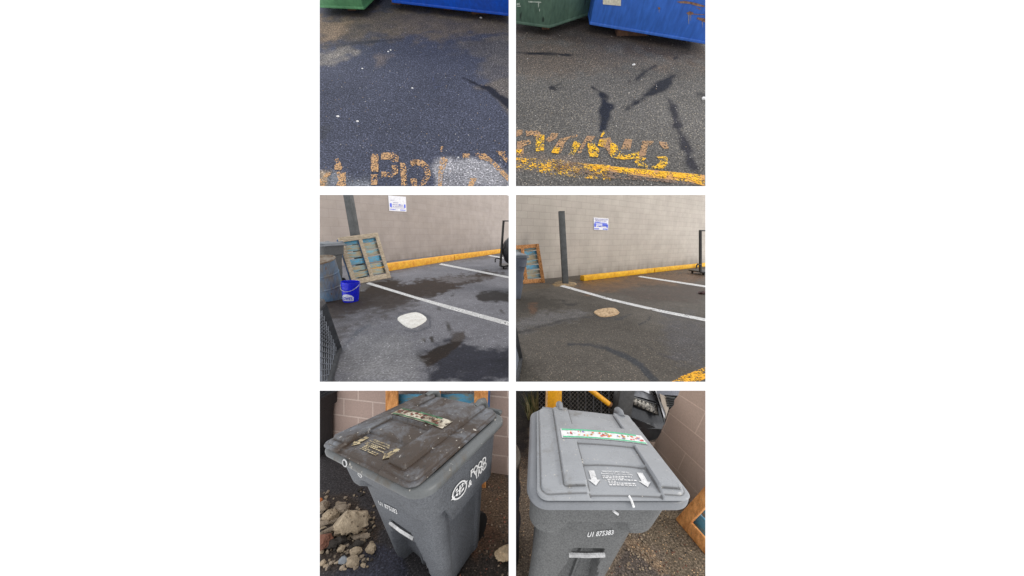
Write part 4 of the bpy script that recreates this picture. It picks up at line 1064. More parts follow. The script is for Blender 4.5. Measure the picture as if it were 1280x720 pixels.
def bin_print(t, clean, stickmat, printmat):
    P, Pt, lh, lid, du, (s0, s1, s2, s3, ws), il = TSX[t.name]
    f = lambda u, v: on_lid(t, u, v, .004)
    # recycling leaflet stuck across the lid
    su0, su1 = (.17 + du, .87 + du) if clean.get('side') is None else (.25 + du, .80 + du)
    sv0, sv1 = (.455, .575)
    bm = bmesh.new(); draped(bm, lambda u, v: on_lid(t, u, v, .004), [(su0, sv0), (su1, sv0), (su1 + .0, sv1), (su0, sv1)], 0, 14)
    st = obj('sticker', bm, stickmat[0], lid)
    bm = bmesh.new()
    draped(bm, lambda u, v: on_lid(t, u, v, .006), [(su0 + .01, sv0 + .004), (su1 - .05, sv0 + .004), (su1 - .05, sv0 + .02), (su0 + .01, sv0 + .02)], 0, 8)
    draped(bm, lambda u, v: on_lid(t, u, v, .006), [(su0 + .01, sv1 - .022), (su1 - .09, sv1 - .022), (su1 - .09, sv1 - .004), (su0 + .01, sv1 - .004)], 0, 8)
    obj('green_border', bm, stickmat[1], st)
    rnd = random.Random(8); bm = bmesh.new()
    for k in range(46):
        cu = rnd.uniform(su0 + .02, su1 - .06); cv = rnd.uniform(sv0 + .035, sv1 - .035)
        if su0 + .27 < cu < su0 + .29: continue
        a = rnd.uniform(.004, .013); b = rnd.uniform(.006, .013)
        draped(bm, lambda u, v: on_lid(t, u, v, .0065), [(cu + a * math.cos(q_) * rnd.uniform(.7, 1.2), cv + b * math.sin(q_) * rnd.uniform(.7, 1.2)) for q_ in np.linspace(0, 6.28, 8)[:-1]], rnd.randrange(len(stickmat) - 2), 0)
    obj('food_picture', bm, stickmat[2:], st)
    # arrows and small print
    for cu, nm in ((.335 + du, 0), (.655 + du, 1)):
        bm = bmesh.new()
        draped(bm, f, [(cu - .019, .185), (cu - .019, .11), (cu - .038, .11), (cu, .065), (cu + .038, .11), (cu + .019, .11), (cu + .019, .185)][::-1], 0, 3)
        obj('arrow', bm, printmat, lid)
    bm = bmesh.new()
    tx = lambda s, u0, v0, u1, v1, b=0.0: put_text(bm, s, lambda u, v: on_lid(t, u0 + (u1 - u0) * u, v0 + (v1 - v0) * v, .004), 0, b)
    tx('WEIGHT LIMIT: 155 lbs.', .405 + du, .172, .585 + du, .186, .02)
    tx('Residential Customers Only', .395 + du, .152, .60 + du, .167, .02)
    for k, (a, b) in enumerate(((.395, .585), (.395, .53), (.42, .61), (.42, .47), (.42, .59), (.42, .585))):
        r2 = random.Random(k); u = a
        while u < b:
            w_ = r2.uniform(.008, .022)
            draped(bm, f, [(u + du, .136 - k * .0135), (min(b, u + w_) + du, .136 - k * .0135), (min(b, u + w_) + du, .144 - k * .0135), (u + du, .144 - k * .0135)], 0, 0); u += w_ + .005
    obj('small_print', bm, printmat, lid)
    # number on the front
    bm = bmesh.new()
    quad_text(bm, t, on_front, 'U1 875383', clean['num'])
    obj('serial_number', bm, WP, t)
    if clean.get('side'):
        for s, qd in clean['side']:
            bm = bmesh.new(); quad_text(bm, t, on_right, s, qd, .035); obj('lettering', bm, WP, t)
        lm = quad_map(t, on_right, clean['logo']); cv = cw = .5; rv = rw = .5; bm = bmesh.new()
        on_r = lambda t_, a_, b_, o_: lm(a_, b_)
        K = 36
        for k in range(K):      # ring, broken by two arrow heads
            a0, a1 = 2 * math.pi * k / K, 2 * math.pi * (k + 1) / K
            if k in (3, 21): continue
            bm.faces.new([bm.verts.new(on_r(t, cv + rv * r_ * math.cos(a_), cw + rw * r_ * math.sin(a_), .004)) for r_, a_ in ((.86, a0), (1.05, a0), (1.05, a1), (.86, a1))])
        for a0 in (.35, .35 + math.pi):
            bm.faces.new([bm.verts.new(on_r(t, cv + rv * r_ * math.cos(a_), cw + rw * r_ * math.sin(a_), .004)) for r_, a_ in ((.7, a0), (1.25, a0 + .02), (.95, a0 + .45))])
        for poly in ([(-.1, -.6), (.1, -.6), (.12, 0), (.5, .25), (.45, .4), (.1, .2), (.1, .62), (-.08, .62), (-.1, .15), (-.5, .1), (-.5, -.05), (-.12, 0)],
                     [(-.62, .15), (-.3, .3), (-.35, .55), (-.6, .5)], [(.3, .35), (.62, .5), (.4, .72), (.18, .6)], [(.2, -.5), (.6, -.3), (.65, 0), (.25, -.15)], [(-.6, -.4), (-.25, -.55), (-.22, -.2), (-.5, -.15)]):
            vs = [bm.verts.new(on_r(t, cv + rv * x * .95, cw + rw * y * .95, .004)) for x, y in poly]
            fc = bm.faces.new(vs); bmesh.ops.triangulate(bm, faces=[fc])
        obj('round_emblem', bm, WP, t)

GREYB = plastic('grey_bin_plastic', lin(98, 99, 99), .6, grain=120, gr=.5)
GREYR = plastic('grey_rim_plastic', lin(132, 135, 140), .36, gr=.08, crease_shade=.3)
LIDC = plastic('clean_lid_plastic', lin(156, 159, 163), .27, gr=.04, spec=.6, crease_shade=.6, dirt=(.22, lin(112, 108, 102)))
GREYB5 = plastic('grey_bin_plastic_dirty', lin(90, 93, 98), .6, grain=120, gr=.5)
GREYR5 = plastic('grey_rim_dirty', lin(98, 101, 102), .38, gr=.1, dirt=(.25, lin(88, 78, 64)))
LIDD = plastic('dirty_lid_plastic', lin(112, 118, 126), .26, dirt=(.93, lin(56, 42, 30)), gr=.1, spec=.7, crease_shade=.8)
green = pm('sticker_green', lin(90, 200, 150), lin(110, 205, 160), rough=.5, bump=0)
stick_clean = [pm('sticker_white', lin(242), lin(232), rough=.45, bump=0), green] + [pm('print_' + n_, lin(*c), lin(*c), rough=.5, bump=0) for n_, c in (('orange', (235, 130, 70)), ('red', (220, 60, 80)), ('violet', (150, 130, 200)), ('green', (130, 190, 70)), ('brown', (150, 110, 90)), ('yellow', (240, 190, 90)), ('coral', (235, 110, 100)))]
dst = pm('sticker_soiled', lin(214, 206, 186), lin(100, 80, 60), scale=9, rough=.6, bump=.1, fine=(30, lin(54, 44, 34), .56), lo=.42, hi=.6)
dgreen = pm('sticker_green_soiled', lin(70, 130, 90), lin(60, 64, 48), scale=18, rough=.6, bump=0)
stick_dirty = [dst, dgreen] + [pm('soiled_print_' + n_, lin(*c), lin(60, 48, 38), scale=20, rough=.6, bump=0) for n_, c in (('orange', (170, 100, 60)), ('red', (140, 60, 50)), ('brown', (100, 70, 50)), ('cream', (190, 170, 120)))]

def expand(q, k):
    c = sum(q, Vector()) / 4; return [c + (p - c) * k for p in q]

# bins of the car park: one beside the drum, one cut by the left edge
def upright_bin(pl, x, y, wid, dep, h, yaw, label, mats, **kw):
    p = pl.g(x, y); R_ = Matrix.Rotation(yaw, 3, 'Z'); hw, hd = wid / 2, dep / 2
    top = [p + R_ @ Vector((a * hw, b * hd, h)) for a, b in ((-1, -1), (1, -1), (1, 1), (-1, 1))]
    bot = [p + R_ @ Vector((a * hw * .82, b * hd * .82, 0)) for a, b in ((-1, -1), (1, -1), (1, 1), (-1, 1))]
    return wheelie(pl, top, bot, 0, mats, label, detail=False, inset_low=.09, **kw)
upright_bin(C_, 411.5, 357.5, .74, .8, 1.12, -.15, 'grey wheelie bin standing behind the rusty blue drum', (GREYB, GREYR, plastic('grey_lid_far', lin(112, 118, 124), .4)))
upright_bin(D_, 637.5, 371.5, .82, .9, 1.04, .1, 'grey wheelie bin in front of the orange and blue pallet', (plastic('grey_bin_far', lin(92, 98, 110), .6), plastic('grey_rim_far', lin(104, 110, 118), .4), plastic('grey_lid_far2', lin(124, 130, 136), .4)))

# ---------------------------------------------------------------- black trolley / cart at the right
def trolley(pl, xs, yb, yt, label, bars):
    p = pl.g(xs, yb); dep = (pl.R @ (p - pl.c)).y
    t = thing('hand_trolley', pl, p, 0, label, 'trolley')
    top = pl.at(bars['top'][0], bars['top'][1], dep)
    q_ = Vector((p.x, p.y, .12))
    W_ = Vector((.75, .15, 0))
    r = bars['r']
    bm = bmesh.new(); tube(bm, [q_, top, top + W_, q_ + W_], r, 8, close=False); obj('frame', bm, BLACKM, t)
    bm = bmesh.new(); box(bm, (0, -.1, .1), (.8, .75, .15), 0, .01, Matrix.Translation((p.x, p.y, 0))); obj('platform', bm, BLACKM, t)
    bm = bmesh.new(); h0 = Vector((p.x, p.y, .42)); tube(bm, [h0 + Vector((-.02, 0, .0)), h0 + Vector((-.16, -.02, .03)), h0 + Vector((-.2, -.02, -.03)), h0 + Vector((-.2, -.02, -.14))], r * .5, 8); obj('hook', bm, BLACKM, t)
    for dx, dy in ((.12, -.02), (.7, -.02), (.12, .65), (.7, .65)):
        bm = bmesh.new(); cw = Vector((p.x + dx, p.y + dy, .055))
        lathe(bm, [(0, -.02), (.03, -.02), (.055, -.015), (.055, .015), (.03, .02), (0, .02)], Matrix.Translation(cw) @ Matrix.Rotation(math.pi / 2, 4, 'Y'), 20); obj('wheel', bm, RUBBER, t)
    return t, p
t1, p1 = trolley(C_, 625.5, 336.5, 276, 'black tubular trolley with a dark bag on it at the right edge', {'top': (629.5, 276.2), 'r': .05})
bm = bmesh.new(); bmesh.ops.create_icosphere(bm, subdivisions=4, radius=1)
for v in bm.verts:
    s_ = 1 + .16 * mnoise.noise(v.co * 2.2); v.co = Vector((v.co.x * .42 * s_, v.co.y * .3 * s_, (v.co.z * .62 + .62) * (1 if v.co.z < 0 else .95)))
bm.transform(Matrix.Translation(p1 + Vector((.42, .3, .15))) @ Matrix.Rotation(.12, 4, 'Y'))
obj('rubbish_bag', bm, pm('black_bag', lin(46, 46, 52), lin(30, 30, 34), scale=5, rough=.35, bump=.5), pl=C_, label='dark bag sitting on the black trolley', cat='bag')
t2, p2 = trolley(D_, 875.0, 344.0, 288, 'black trolley frame at the right edge beside the yellow kerb', {'top': (875.4, 288.3), 'r': .055})
chip(D_, 879.5, 367.5, .10, 'dark red lump on the asphalt at the right edge', mat=pm('dark_red', lin(70, 30, 30), lin(30, 24, 26), scale=12, rough=.6), name='rag', sc=(1.3, .8, .6), cat='rag')

# ---------------------------------------------------------------- slatted chain-link gates
def gate(pl, Q, label, r=.03, link=.07, slat=True, wire=.0035, wiremat=None, postmat=None, n_back=True, name='chain_link_gate', rails=('top', 'bottom', 'post')):
    BL, BR, TR, TL = Q
    t = thing(name, pl, (BR.x, BR.y, 0), 0, label, 'gate')
    fn = lambda u, v: (BL * (1 - u) + BR * u) * (1 - v) + (TL * (1 - u) + TR * u) * v
    n = (BR - BL).cross(TL - BL).normalized()
    pm_ = postmat or POSTK
    for nm, a, b in (('post', fn(1, 0), fn(1, 1)), ('bottom_rail', fn(0, .03), fn(1, .03)), ('top_rail', fn(0, 1), fn(1, 1))):
        bm = bmesh.new(); tube(bm, [a, b], r, 4 if nm == 'post' else 8); obj(nm, bm, pm_, t)
    W_, H_ = (BR - BL).length, (TL - BL).length
    bm = bmesh.new(); k = link
    cnt = int((W_ + H_) / k)
    for i in range(1, cnt):
        for s_ in (0, 1):
            # wires x+y = c and x-y = c, zig-zag kept straight
            c = i * k
            if s_ == 0: a, b = ((c, 0) if c < W_ else (W_, c - W_)), ((0, c) if c < H_ else (c - H_, H_))
            else: a, b = ((W_ - c, 0) if c < W_ else (0, c - W_)), ((W_, c) if c < H_ else (W_ - (c - H_), H_))
            o = n * (wire if s_ else -wire)
            tube(bm, [fn(a[0] / W_, a[1] / H_) + o, fn(b[0] / W_, b[1] / H_) + o], wire, 4, cap=False)
    obj('wire_mesh', bm, wiremat or WIRE, t)
    if slat:
        bm = bmesh.new(); m_ = max(2, int(W_ / .09)); sg = 1 if n.dot(pl.c - BL) < 0 else -1
        for i in range(m_):
            a = i / m_; b = (i + .88) / m_
            P0 = [fn(a, .04), fn(b, .04), fn(b, .97), fn(a, .97)]
            hexa(bm, [p + n * sg * .012 for p in P0] + [p + n * sg * .016 for p in P0])
        obj('privacy_slats', bm, DARK, t)
    return t
POSTK = pm('dark_frame', lin(52, 56, 62), lin(36, 38, 42), scale=6, rough=.5)
WIRE = pm('galvanised_wire', lin(120, 126, 138), lin(96, 100, 108), scale=8, rough=.6, bump=0)
gate(C_, quadpose(C_, (404, 500), (422.5, 437), (372, 400), (400.0, 379), 1.25, far=False), 'black framed chain-link gate with dark slats at the lower left', r=.045, link=.12, wire=.005)
gate(D_, quadpose(D_, (640, 500), (649.5, 449), (610, 440), (636.0, 392), 1.2, far=False), 'dark gate edge at the lower left of the brown asphalt', r=.04, link=.075)

WOODG = pm('bright_stained_wood', lin(250, 180, 108), lin(190, 122, 66), scale=5, rough=.8, bump=.5, stretch=(7, 7, 3), fine=(14, lin(90, 110, 110), .68))
BLUEG = pm('faded_blue_wood', lin(92, 150, 172), lin(110, 110, 96), scale=4, rough=.7, bump=.4, stretch=(2, 2, 8), lo=.45, hi=.62)
# ================================================================ E: dirty bin
top5 = [E_.g(398.5, 557, 1.03), E_.g(527.5, 621.5, 1.03), E_.g(634, 519.5, 1.03), E_.g(528, 496, 1.03)]
bf = [E_.g(490, 694), E_.g(556, 756), E_.g(604, 682)]; bf.append(bf[0] + bf[2] - bf[1])
bot5 = expand(bf, 1.22)
wE = blocks('block_wall_near', lin(192, 168, 157), lin(184, 161, 150), lin(222, 202, 190), .4, .2, .008, soft=.25, offz=.012, offx=.1)
dE = Vector((1440, -330, 0)).normalized()
pE = E_.g(623, 592)
TE = Matrix.Translation(pE) @ Matrix.Rotation(math.atan2(dE.y, dE.x), 4, 'Z')
bm = bmesh.new(); box(bm, (-4, 0, 0), (3, .2, 2.6)); bm.transform(TE)
obj('block_wall', bm, wE, pl=E_, T=TE, label='brown block wall with pale joints behind the dirty bin', cat='wall')
nE = Vector((dE.y, -dE.x, 0))
def yE(x):
    p = E_.pl(x, 500, pE + Vector((0, 0, 0)), nE); p.z = 0
    return E_.pr(p)[1] - 4
z5 = lambda P: zz(P, 394, 482, 3.024)
ground('asphalt_corner', E_, yE, 800, asphalt('asphalt_damp', 70, lin(150, 146, 138), .8, .3), lin(62, 60, 62), [
    ('p', [(560, 590), (640, 580), (640, 800), (540, 800), (585, 700), (600, 640)], lin(92, 76, 62), 12, 5, .9, .2),
    ('p', [(570, 700), (600, 690), (640, 700), (640, 800), (540, 800)], lin(56, 52, 50), 6, 3, .8, .3),
    ('p', [(575, 660), (610, 650), (630, 668), (600, 700), (575, 690)], lin(100, 74, 58), 8, 4, .7, .2),
    ('p', [(395, 620), (440, 615), (470, 650), (480, 690), (450, 715), (395, 715)], lin(66, 56, 48), 10, 5, .8, .2),
    ('p', [(395, 560), (460, 590), (480, 640), (440, 620), (395, 610)], lin(52, 50, 52), 8, 3, .7, .3),
    ('p', [(420, 715), (470, 680), (500, 690), (530, 800), (395, 800), (395, 740)], lin(52, 54, 66), 8, 4, .9, .6),
], 41, relief=.006)
t5 = wheelie(E_, top5, bot5, -.06, (GREYB5, GREYR5, LIDD), 'grey wheelie bin with a filthy brown-stained lid beside the rubble', 'the same wheelie bin before and after cleaning', inset_low=.095, ws=.60)
bin_print(t5, {'num': [(474.2, 630.5), (497.2, 643.0), (496, 637.0), (472.8, 625.6)], 'side': [('FOOD', [(588.2, 597), (607.6, 577), (607.3, 569), (588.2, 588)]), ('YARD', [(593.5, 600.5), (608, 583.5), (607.8, 576), (592.4, 592)]), ('&', [(584.8, 610.5), (589.8, 605), (589.8, 597.5), (585.5, 602)])], 'logo': [(564.5, 629.5), (583, 616), (583.5, 596), (566, 610)]}, stick_dirty, WPC)
pallet(E_, [E_.g(482, 592.2), E_.g(606, 610), E_.at(611, 431, 2.56), E_.at(482, 440, 2.82)], 'orange and blue pallet against the brown wall behind the dirty bin', WOODG, BLUEG, 2, 6, fw=.13, edge=BLUEE)
# bit of another black bin at the left edge
KB = plastic('black_bin_plastic', lin(36, 37, 40), .5)
pb = E_.g(374, 573); R_ = Matrix.Rotation(-.1, 3, 'Z')
wheelie(E_, [pb + R_ @ Vector((a * .30, b * .3, .72)) for a, b in ((-1, -1), (1, -1), (1, 1), (-1, 1))], [pb + R_ @ Vector((a * .30, b * .3, 0)) for a, b in ((-1, -1), (1, -1), (1, 1), (-1, 1))], 0, (KB, KB, KB), 'black bin edge at the far left beside the brown wall', detail=False, inset_low=.08)

ROCK = pm('tan_concrete_rock', lin(196, 178, 152), lin(134, 118, 98), scale=9, rough=.95, bump=.9, fine=(40, lin(84, 72, 58), .62))
ROCK2 = pm('grey_rock', lin(178, 162, 142), lin(108, 96, 84), scale=9, rough=.95, bump=.9)
ROCK3 = pm('dark_clod', lin(72, 66, 60), lin(46, 42, 40), scale=9, rough=.95, bump=.9)
BRICKM = pm('broken_brick', lin(150, 100, 80), lin(104, 74, 62), scale=9, rough=.9, bump=.5)
def rock(pl, x, y, s, sc, mat, label, group, seed, rot=0, name='rubble_rock', flat=False, cat='rock', zoff=0):
    s *= .70
    bm = bmesh.new(); bmesh.ops.create_icosphere(bm, subdivisions=4, radius=1)
    o = Vector((seed * 3.1, seed * 1.7, seed))
    for v in bm.verts:
        c = v.co.copy(); d = 1 + .36 * mnoise.noise(c * 1.1 + o) + .26 * mnoise.noise(c * 2.7 + o) + .14 * mnoise.noise(c * 6 + o)
        # broken facets
        for k in range(5):
            r_ = random.Random(seed * 7 + k); nn = Vector((r_.uniform(-1, 1), r_.uniform(-1, 1), r_.uniform(-.3, 1))).normalized()
            q_ = c.dot(nn) * d
            if q_ > .72: d *= .72 / q_
        v.co = Vector((c.x * d * sc[0], c.y * d * sc[1], c.z * d * sc[2])) * s
    p = pl.g(x, y); zmin = min(v.co.z for v in bm.verts)
    bm.transform(Matrix.Translation(p + Vector((0, 0, -zmin - s * .06 + zoff))) @ Matrix.Rotation(rot, 4, 'Z'))
    return obj(name, bm, mat, pl=pl, label=label, cat=cat, group=group, sharp=28)
gR = 'lumps of rubble beside the dirty bin'
rock(E_, 437, 667, .145, (1.1, .8, .85), ROCK, 'largest tan lump of concrete in the rubble', gR, 2)
rock(E_, 415, 650, .085, (1, .8, .8), ROCK, 'tan lump behind the largest one, at its upper left', gR, 3)
rock(E_, 427, 644, .085, (1.3, .6, .7), ROCK2, 'grey lump behind the largest concrete lump', gR, 4)
rock(E_, 425, 633, .05, (1.4, .5, .6), ROCK2, 'thin grey shard at the top of the rubble', gR, 5)
rock(E_, 404, 640, .07, (.8, .8, .9), ROCK2, 'brown-grey lump at the left edge of the rubble, above the slab', gR, 6)
rock(E_, 408, 655, .10, (1.4, .35, .25), ROCK2, 'grey slab lying at the left edge of the rubble', gR, 7, .5)
rock(E_, 416, 664, .12, (1.3, .25, .25), ROCK2, 'long splinter left of the largest concrete lump', gR, 8, .6)
rock(E_, 401, 684, .10, (1, .9, .6), BRICKM, 'reddish broken brick at the left edge of the rubble', gR, 9)
rock(E_, 427, 689, .036, (1.2, .8, .7), ROCK, 'small tan lump at the lower left of the rubble', gR, 10)
rock(E_, 444, 693, .052, (1.3, .8, .55), ROCK, 'pinkish tan flat lump right above the lowest pale lump', gR, 11)
rock(E_, 429, 703, .045, (1.1, .7, .5), pm('blue_grey_stone', lin(150, 156, 162), lin(120, 124, 130), rough=.9), 'blue-grey flat stone left of the lowest pale lump', gR, 12)
rock(E_, 441, 706, .058, (1.1, .8, .6), ROCK, 'lowest pale lump of the rubble', gR, 13)
rock(E_, 463.5, 690, .055, (1, .8, .8), ROCK, 'tan lump standing alone nearest the bin', gR, 14)
rock(E_, 451, 672, .06, (1.6, .6, .35), ROCK2, 'flat brown lump tucked under the largest concrete lump', gR, 15)
rock(E_, 426, 679, .06, (1.2, .7, .6), ROCK3, 'dark clod below the largest concrete lump', gR, 16)
rock(E_, 447, 682, .05, (1.2, .7, .5), ROCK3, 'dark clod between the largest lump and the lowest ones', gR, 17)
rock(E_, 416, 684, .06, (1.1, .7, .6), ROCK3, 'dark clod beside the reddish brick', gR, 18)
rock(E_, 450, 645, .03, (1.1, .7, .6), ROCK, 'small pale lump at the upper right of the largest one', gR, 19)
rock(E_, 460, 649, .028, (1.5, .6, .5), ROCK, 'small pale chip lying toward the bin, right of the rubble', gR, 20)
rock(E_, 400.5, 627, .03, (1, .8, .8), pm('orange_fragment', lin(190, 110, 50), lin(150, 80, 40), rough=.9), 'small orange fragment above the rubble at the left edge', gR, 21)
rock(E_, 637, 694, .11, (1.3, .9, .35), pm('sunlit_spot_stone', lin(232, 206, 170), lin(190, 166, 134), scale=8, rough=.95, bump=.5), 'pale stone standing in for a sunlit spot at the right edge beside the bin', gR, 22)  # stone added for a patch of sunlight, its brightness painted into the colour
rock(E_, 404, 706, .03, (1, .8, .8), ROCK, 'small tan lump at the lower left corner of the rubble', gR, 24)
def reg5(r):
    a = r.random()
    if a < .6: return (r.gauss(432, 20), r.gauss(672, 24))
    return (r.uniform(400, 470), r.uniform(610, 720))
def lim(f, x0, x1, y0, y1):
    def g_(r):
        while True:
            x, y = f(r)
            if x0 < x < x1 and y0 < y < y1: return x, y
    return g_
CR = [ROCK, ROCK2, ROCK3]
pebbles(E_, 'debris', 260, lim(reg5, 400, 470, 612, 712), (.006, .022), CR, 'crumbs of broken concrete and dirt around the lumps', 6, .7)
pebbles(E_, 'gravel', 320, lim(lambda r: (r.uniform(560, 636), r.uniform(600, 760)), 560, 636, 600, 760), (.003, .010), [PEB[1], ROCK3, BRICKM], 'fine gravel on the damp ground right of the dirty bin', 7, .7)
rock(E_, 589, 668, .012, (1, .8, .8), CHIP, 'tiny white chip at the foot of the dirty bin', None, 23, name='white_chip', cat='chip')

# ================================================================ G: clean bin
top6 = [G_.g(659, 627.5, .90), G_.g(870, 628, .90), G_.g(790, 525, .90), G_.g(664, 511.5, .90)]
bot6 = [G_.g(636, 790), G_.g(738, 790), G_.g(748, 705), G_.g(655, 705)]
wG = blocks('block_wall_side', lin(192, 168, 153), lin(184, 160, 146), lin(214, 190, 174), .74, .245, .006, soft=.25, shear=.5, offz=.09, offx=.14, streak=.06)
xw = 1.58
TG = Matrix.Translation((xw, 2.0, 0)) @ Matrix.Rotation(math.pi / 2, 4, 'Z')      # local X runs ahead, local Y to the left
def gx(px, py): return G_.pl(px, py, Vector((xw, 0, 0)), Vector((1, 0, 0)))
bm = bmesh.new()
edge = [gx(816, 560), gx(820.5, 550), gx(826, 541), gx(829, 532), gx(831.5, 529), gx(834, 520), gx(837, 512), gx(842.5, 506), gx(843, 500), gx(847, 495), gx(850, 488.3), gx(856, 470)]
e0 = edge[0] + (edge[0] - edge[1]) * 1.0; e0 = Vector((xw, edge[0].y + .3, 0))
prof = [Vector((xw, 1.0, 0)), e0] + edge + [Vector((xw, 1.0, edge[-1].z))]
plate(bm, prof, Vector((1, 0, 0)), .25)
obj('block_wall', bm, wG, pl=G_, T=TG, label='brown block wall with a ragged end to the right of the clean bin', cat='wall')
z6 = lambda P: zz(P, 640, 482, 3.024)
ground('dirt_yard', G_, lambda x: 488.4, 800, asphalt('dirt_after', 75, lin(190, 170, 140), .9, .6), lin(120, 107, 94), [
    ('p', z6([(0, 0), (120, 0), (90, 100), (60, 200), (50, 300), (20, 260), (0, 230)]), lin(60, 54, 52), 8, 4, .9, .3),
    ('p', [(640, 480), (885, 480), (885, 560), (800, 560), (700, 520), (640, 520)], lin(58, 54, 52), 14, 4, .7, .3),
    ('p', z6([(500, 480), (640, 480), (760, 640), (740, 720), (600, 720), (560, 620), (480, 600)]), lin(110, 98, 80), 8, 4, .6, .2),
    ('p', z6([(380, 720), (420, 600), (480, 640), (560, 680), (600, 720)]), lin(92, 84, 80), 5, 3, .9, .3),
    ('p', z6([(430, 570), (500, 590), (540, 640), (600, 700), (560, 720), (470, 640), (420, 620)]), lin(140, 118, 94), 5, 3, .6, .1),
], 47, relief=.006)
t6 = wheelie(G_, top6, bot6, .09, (GREYB, GREYR, LIDC), 'clean grey wheelie bin with a bright food sticker and white arrows on its lid', 'the same wheelie bin before and after cleaning', pc=.57, pt=.575, inset_low=.11)
bin_print(t6, {'num': [(733.6, 671.5), (766.5, 668), (767.5, 662), (735.5, 665)]}, stick_clean, WP)
pebbles(G_, 'gravel', 520, lim(lambda r: (r.uniform(755, 882), r.uniform(625, 760)), 755, 882, 625, 760), (.002, .0075), [PEB[1], PEB[1], ROCK3, BRICKM, ROCK2], 'fine gravel on the brown ground right of the clean bin', 8, .7)
pebbles(G_, 'litter', 60, lim(lambda r: (r.gauss(800, 12), r.gauss(690, 16)), 772, 850, 650, 740), (.005, .012), [PEB[1], ROCK], 'scattered pale wood chips in front of the clean bin', 9, .4)
gb = G_.g(843.5, 649); gv = (G_.g(905, 722) - gb) * 2.2; gw = (G_.pl(902, 585, Vector((1.52, 0, 0)), Vector((1, 0, 0))) - gb) * 1.5
pallet(G_, [gb, gb + gv, gb + gv + gw, gb + gw], 'orange and blue pallet lying slanted against the wall beside the clean bin', WOODG, BLUEW, 2, 5, fw=.09, th=.1, bf=.1, edge=BLUEE)
drum(G_, 597, 690, .30, .70, 'dark blue steel drum at the left edge beside the clean bin', pm('dark_blue_drum', lin(30, 42, 64), lin(26, 30, 38), scale=4, rough=.5, bump=.1), pm('grimy_lid', lin(140, 130, 116), lin(100, 88, 78), scale=7, rough=.7, bump=.2))

# fence, yellow post and barrier bar behind the clean bin
def gpt(x, y, d): return G_.at(x, y, d)
YP = pm('yellow_post_paint', lin(240, 172, 24), lin(222, 152, 20), scale=5, rough=.45, bump=.05)
def stand_post(x, wpx, d, lean, ytop, mat, label, name, cat='post'):
    b = G_.at(x, 360 + 1.9 / d * F, d); tpt = G_.at(x + lean, ytop, d); r = wpx / 2 / F * d
    t = thing(name, G_, (b.x, b.y, 0), 0, label, cat)
    u = Vector((1, 0, 0)); v = Vector((0, 1, 0)); bm = bmesh.new()
    hexa(bm, [b - u * r - v * r, b + u * r - v * r, b + u * r + v * r, b - u * r + v * r, tpt - u * r - v * r, tpt + u * r - v * r, tpt + u * r + v * r, tpt - u * r + v * r], 0, r * .1)
    obj('shaft', bm, mat, t)
    bm = bmesh.new(); box(bm, (b.x - r * 1.4, b.y - r * 1.4, 0), (b.x + r * 1.4, b.y + r * 1.4, .015), 0, .003); obj('base_plate', bm, mat, t)
    return t
stand_post(689.5, 17.5, 2.75, 4, 430, YP, 'yellow steel post behind the clean bin', 'steel_post')
stand_post(767, 18, 2.8, 20, 440, pm('dark_grey_post', lin(84, 84, 84), lin(66, 66, 66), scale=5, rough=.6), 'dark grey steel post between the fence and the parked car', 'steel_post')
Qg = [Vector((.30, 2.95, 0)), Vector((1.22, 3.05, 0)), Vector((1.22, 3.05, 1.1)), Vector((.30, 2.95, 1.1))]
gate(G_, Qg, 'chain-link fence panel with dark slats between the yellow post and the grey post', r=.02, link=.048, wire=.0022, name='chain_link_fence', wiremat=pm('wire_far', lin(150, 145, 138), lin(120), rough=.5, bump=0))
bt = thing('barrier_bar', G_, tuple(G_.at(763.5, 506, 2.7)), 0, 'open-ended yellow tube bar slanting down in front of the fence', 'bar')
bm = bmesh.new(); a_, b_ = G_.at(726, 478, 2.7), G_.at(762, 505.5, 2.7)
tube(bm, [a_, b_], .026, 14, cap=False); obj('tube', bm, YP, bt)
bm = bmesh.new(); d_ = (b_ - a_).normalized(); tube(bm, [b_ - d_ * .01, b_ + d_ * .012], .029, 14, cap=False); obj('end_collar', bm, pm('worn_tube_end', lin(150, 96, 30), lin(90, 60, 30), rough=.6), bt)
bm = bmesh.new(); tube(bm, [b_ - d_ * .03, b_ - d_ * .02], .022, 14); obj('dark_bore', bm, DARK, bt)  # dark disc painted for the shade inside the open tube end

# weeds behind the bin
rnd = random.Random(2)
LEAF = [pm('weed_green', lin(96, 110, 60), lin(70, 84, 44), rough=.7, bump=0), pm('dry_grass', lin(186, 170, 120), lin(140, 124, 84), rough=.8, bump=0)]
for k, (wx_, lb) in enumerate(((668, 'tuft of dry weeds at the foot of the fence, left of the yellow post'), (677, 'green weeds close against the yellow post'))):
    wt = thing('weed_tuft', G_, tuple(G_.g(wx_, 522)), 0, lb, 'weed', 'weeds by the fence')
    base = G_.g(wx_, 522)
    for mi, nm in ((0, 'leaves'), (1, 'dry_stalks')):
        bm = bmesh.new()
        for i in range(90):
            a = rnd.uniform(0, 6.28); s_ = rnd.uniform(.0, .14); h = rnd.uniform(.12, .42); le = rnd.uniform(.04, .16)
            b0 = base + Vector((math.cos(a) * s_, math.sin(a) * s_, 0)); d_ = Vector((math.cos(a), math.sin(a), 0)); wv = Vector((-d_.y, d_.x, 0)) * rnd.uniform(.003, .007)
            pts = [b0, b0 + d_ * le * .3 + Vector((0, 0, h * .6)), b0 + d_ * le + Vector((0, 0, h))]
            vs = [bm.verts.new(q_) for q_ in (pts[0] - wv, pts[0] + wv, pts[1] + wv, pts[1] - wv, pts[2])]
            bm.faces.new(vs[:4]); bm.faces.new((vs[3], vs[2], vs[4]))
        obj(nm, bm, LEAF[mi], wt)

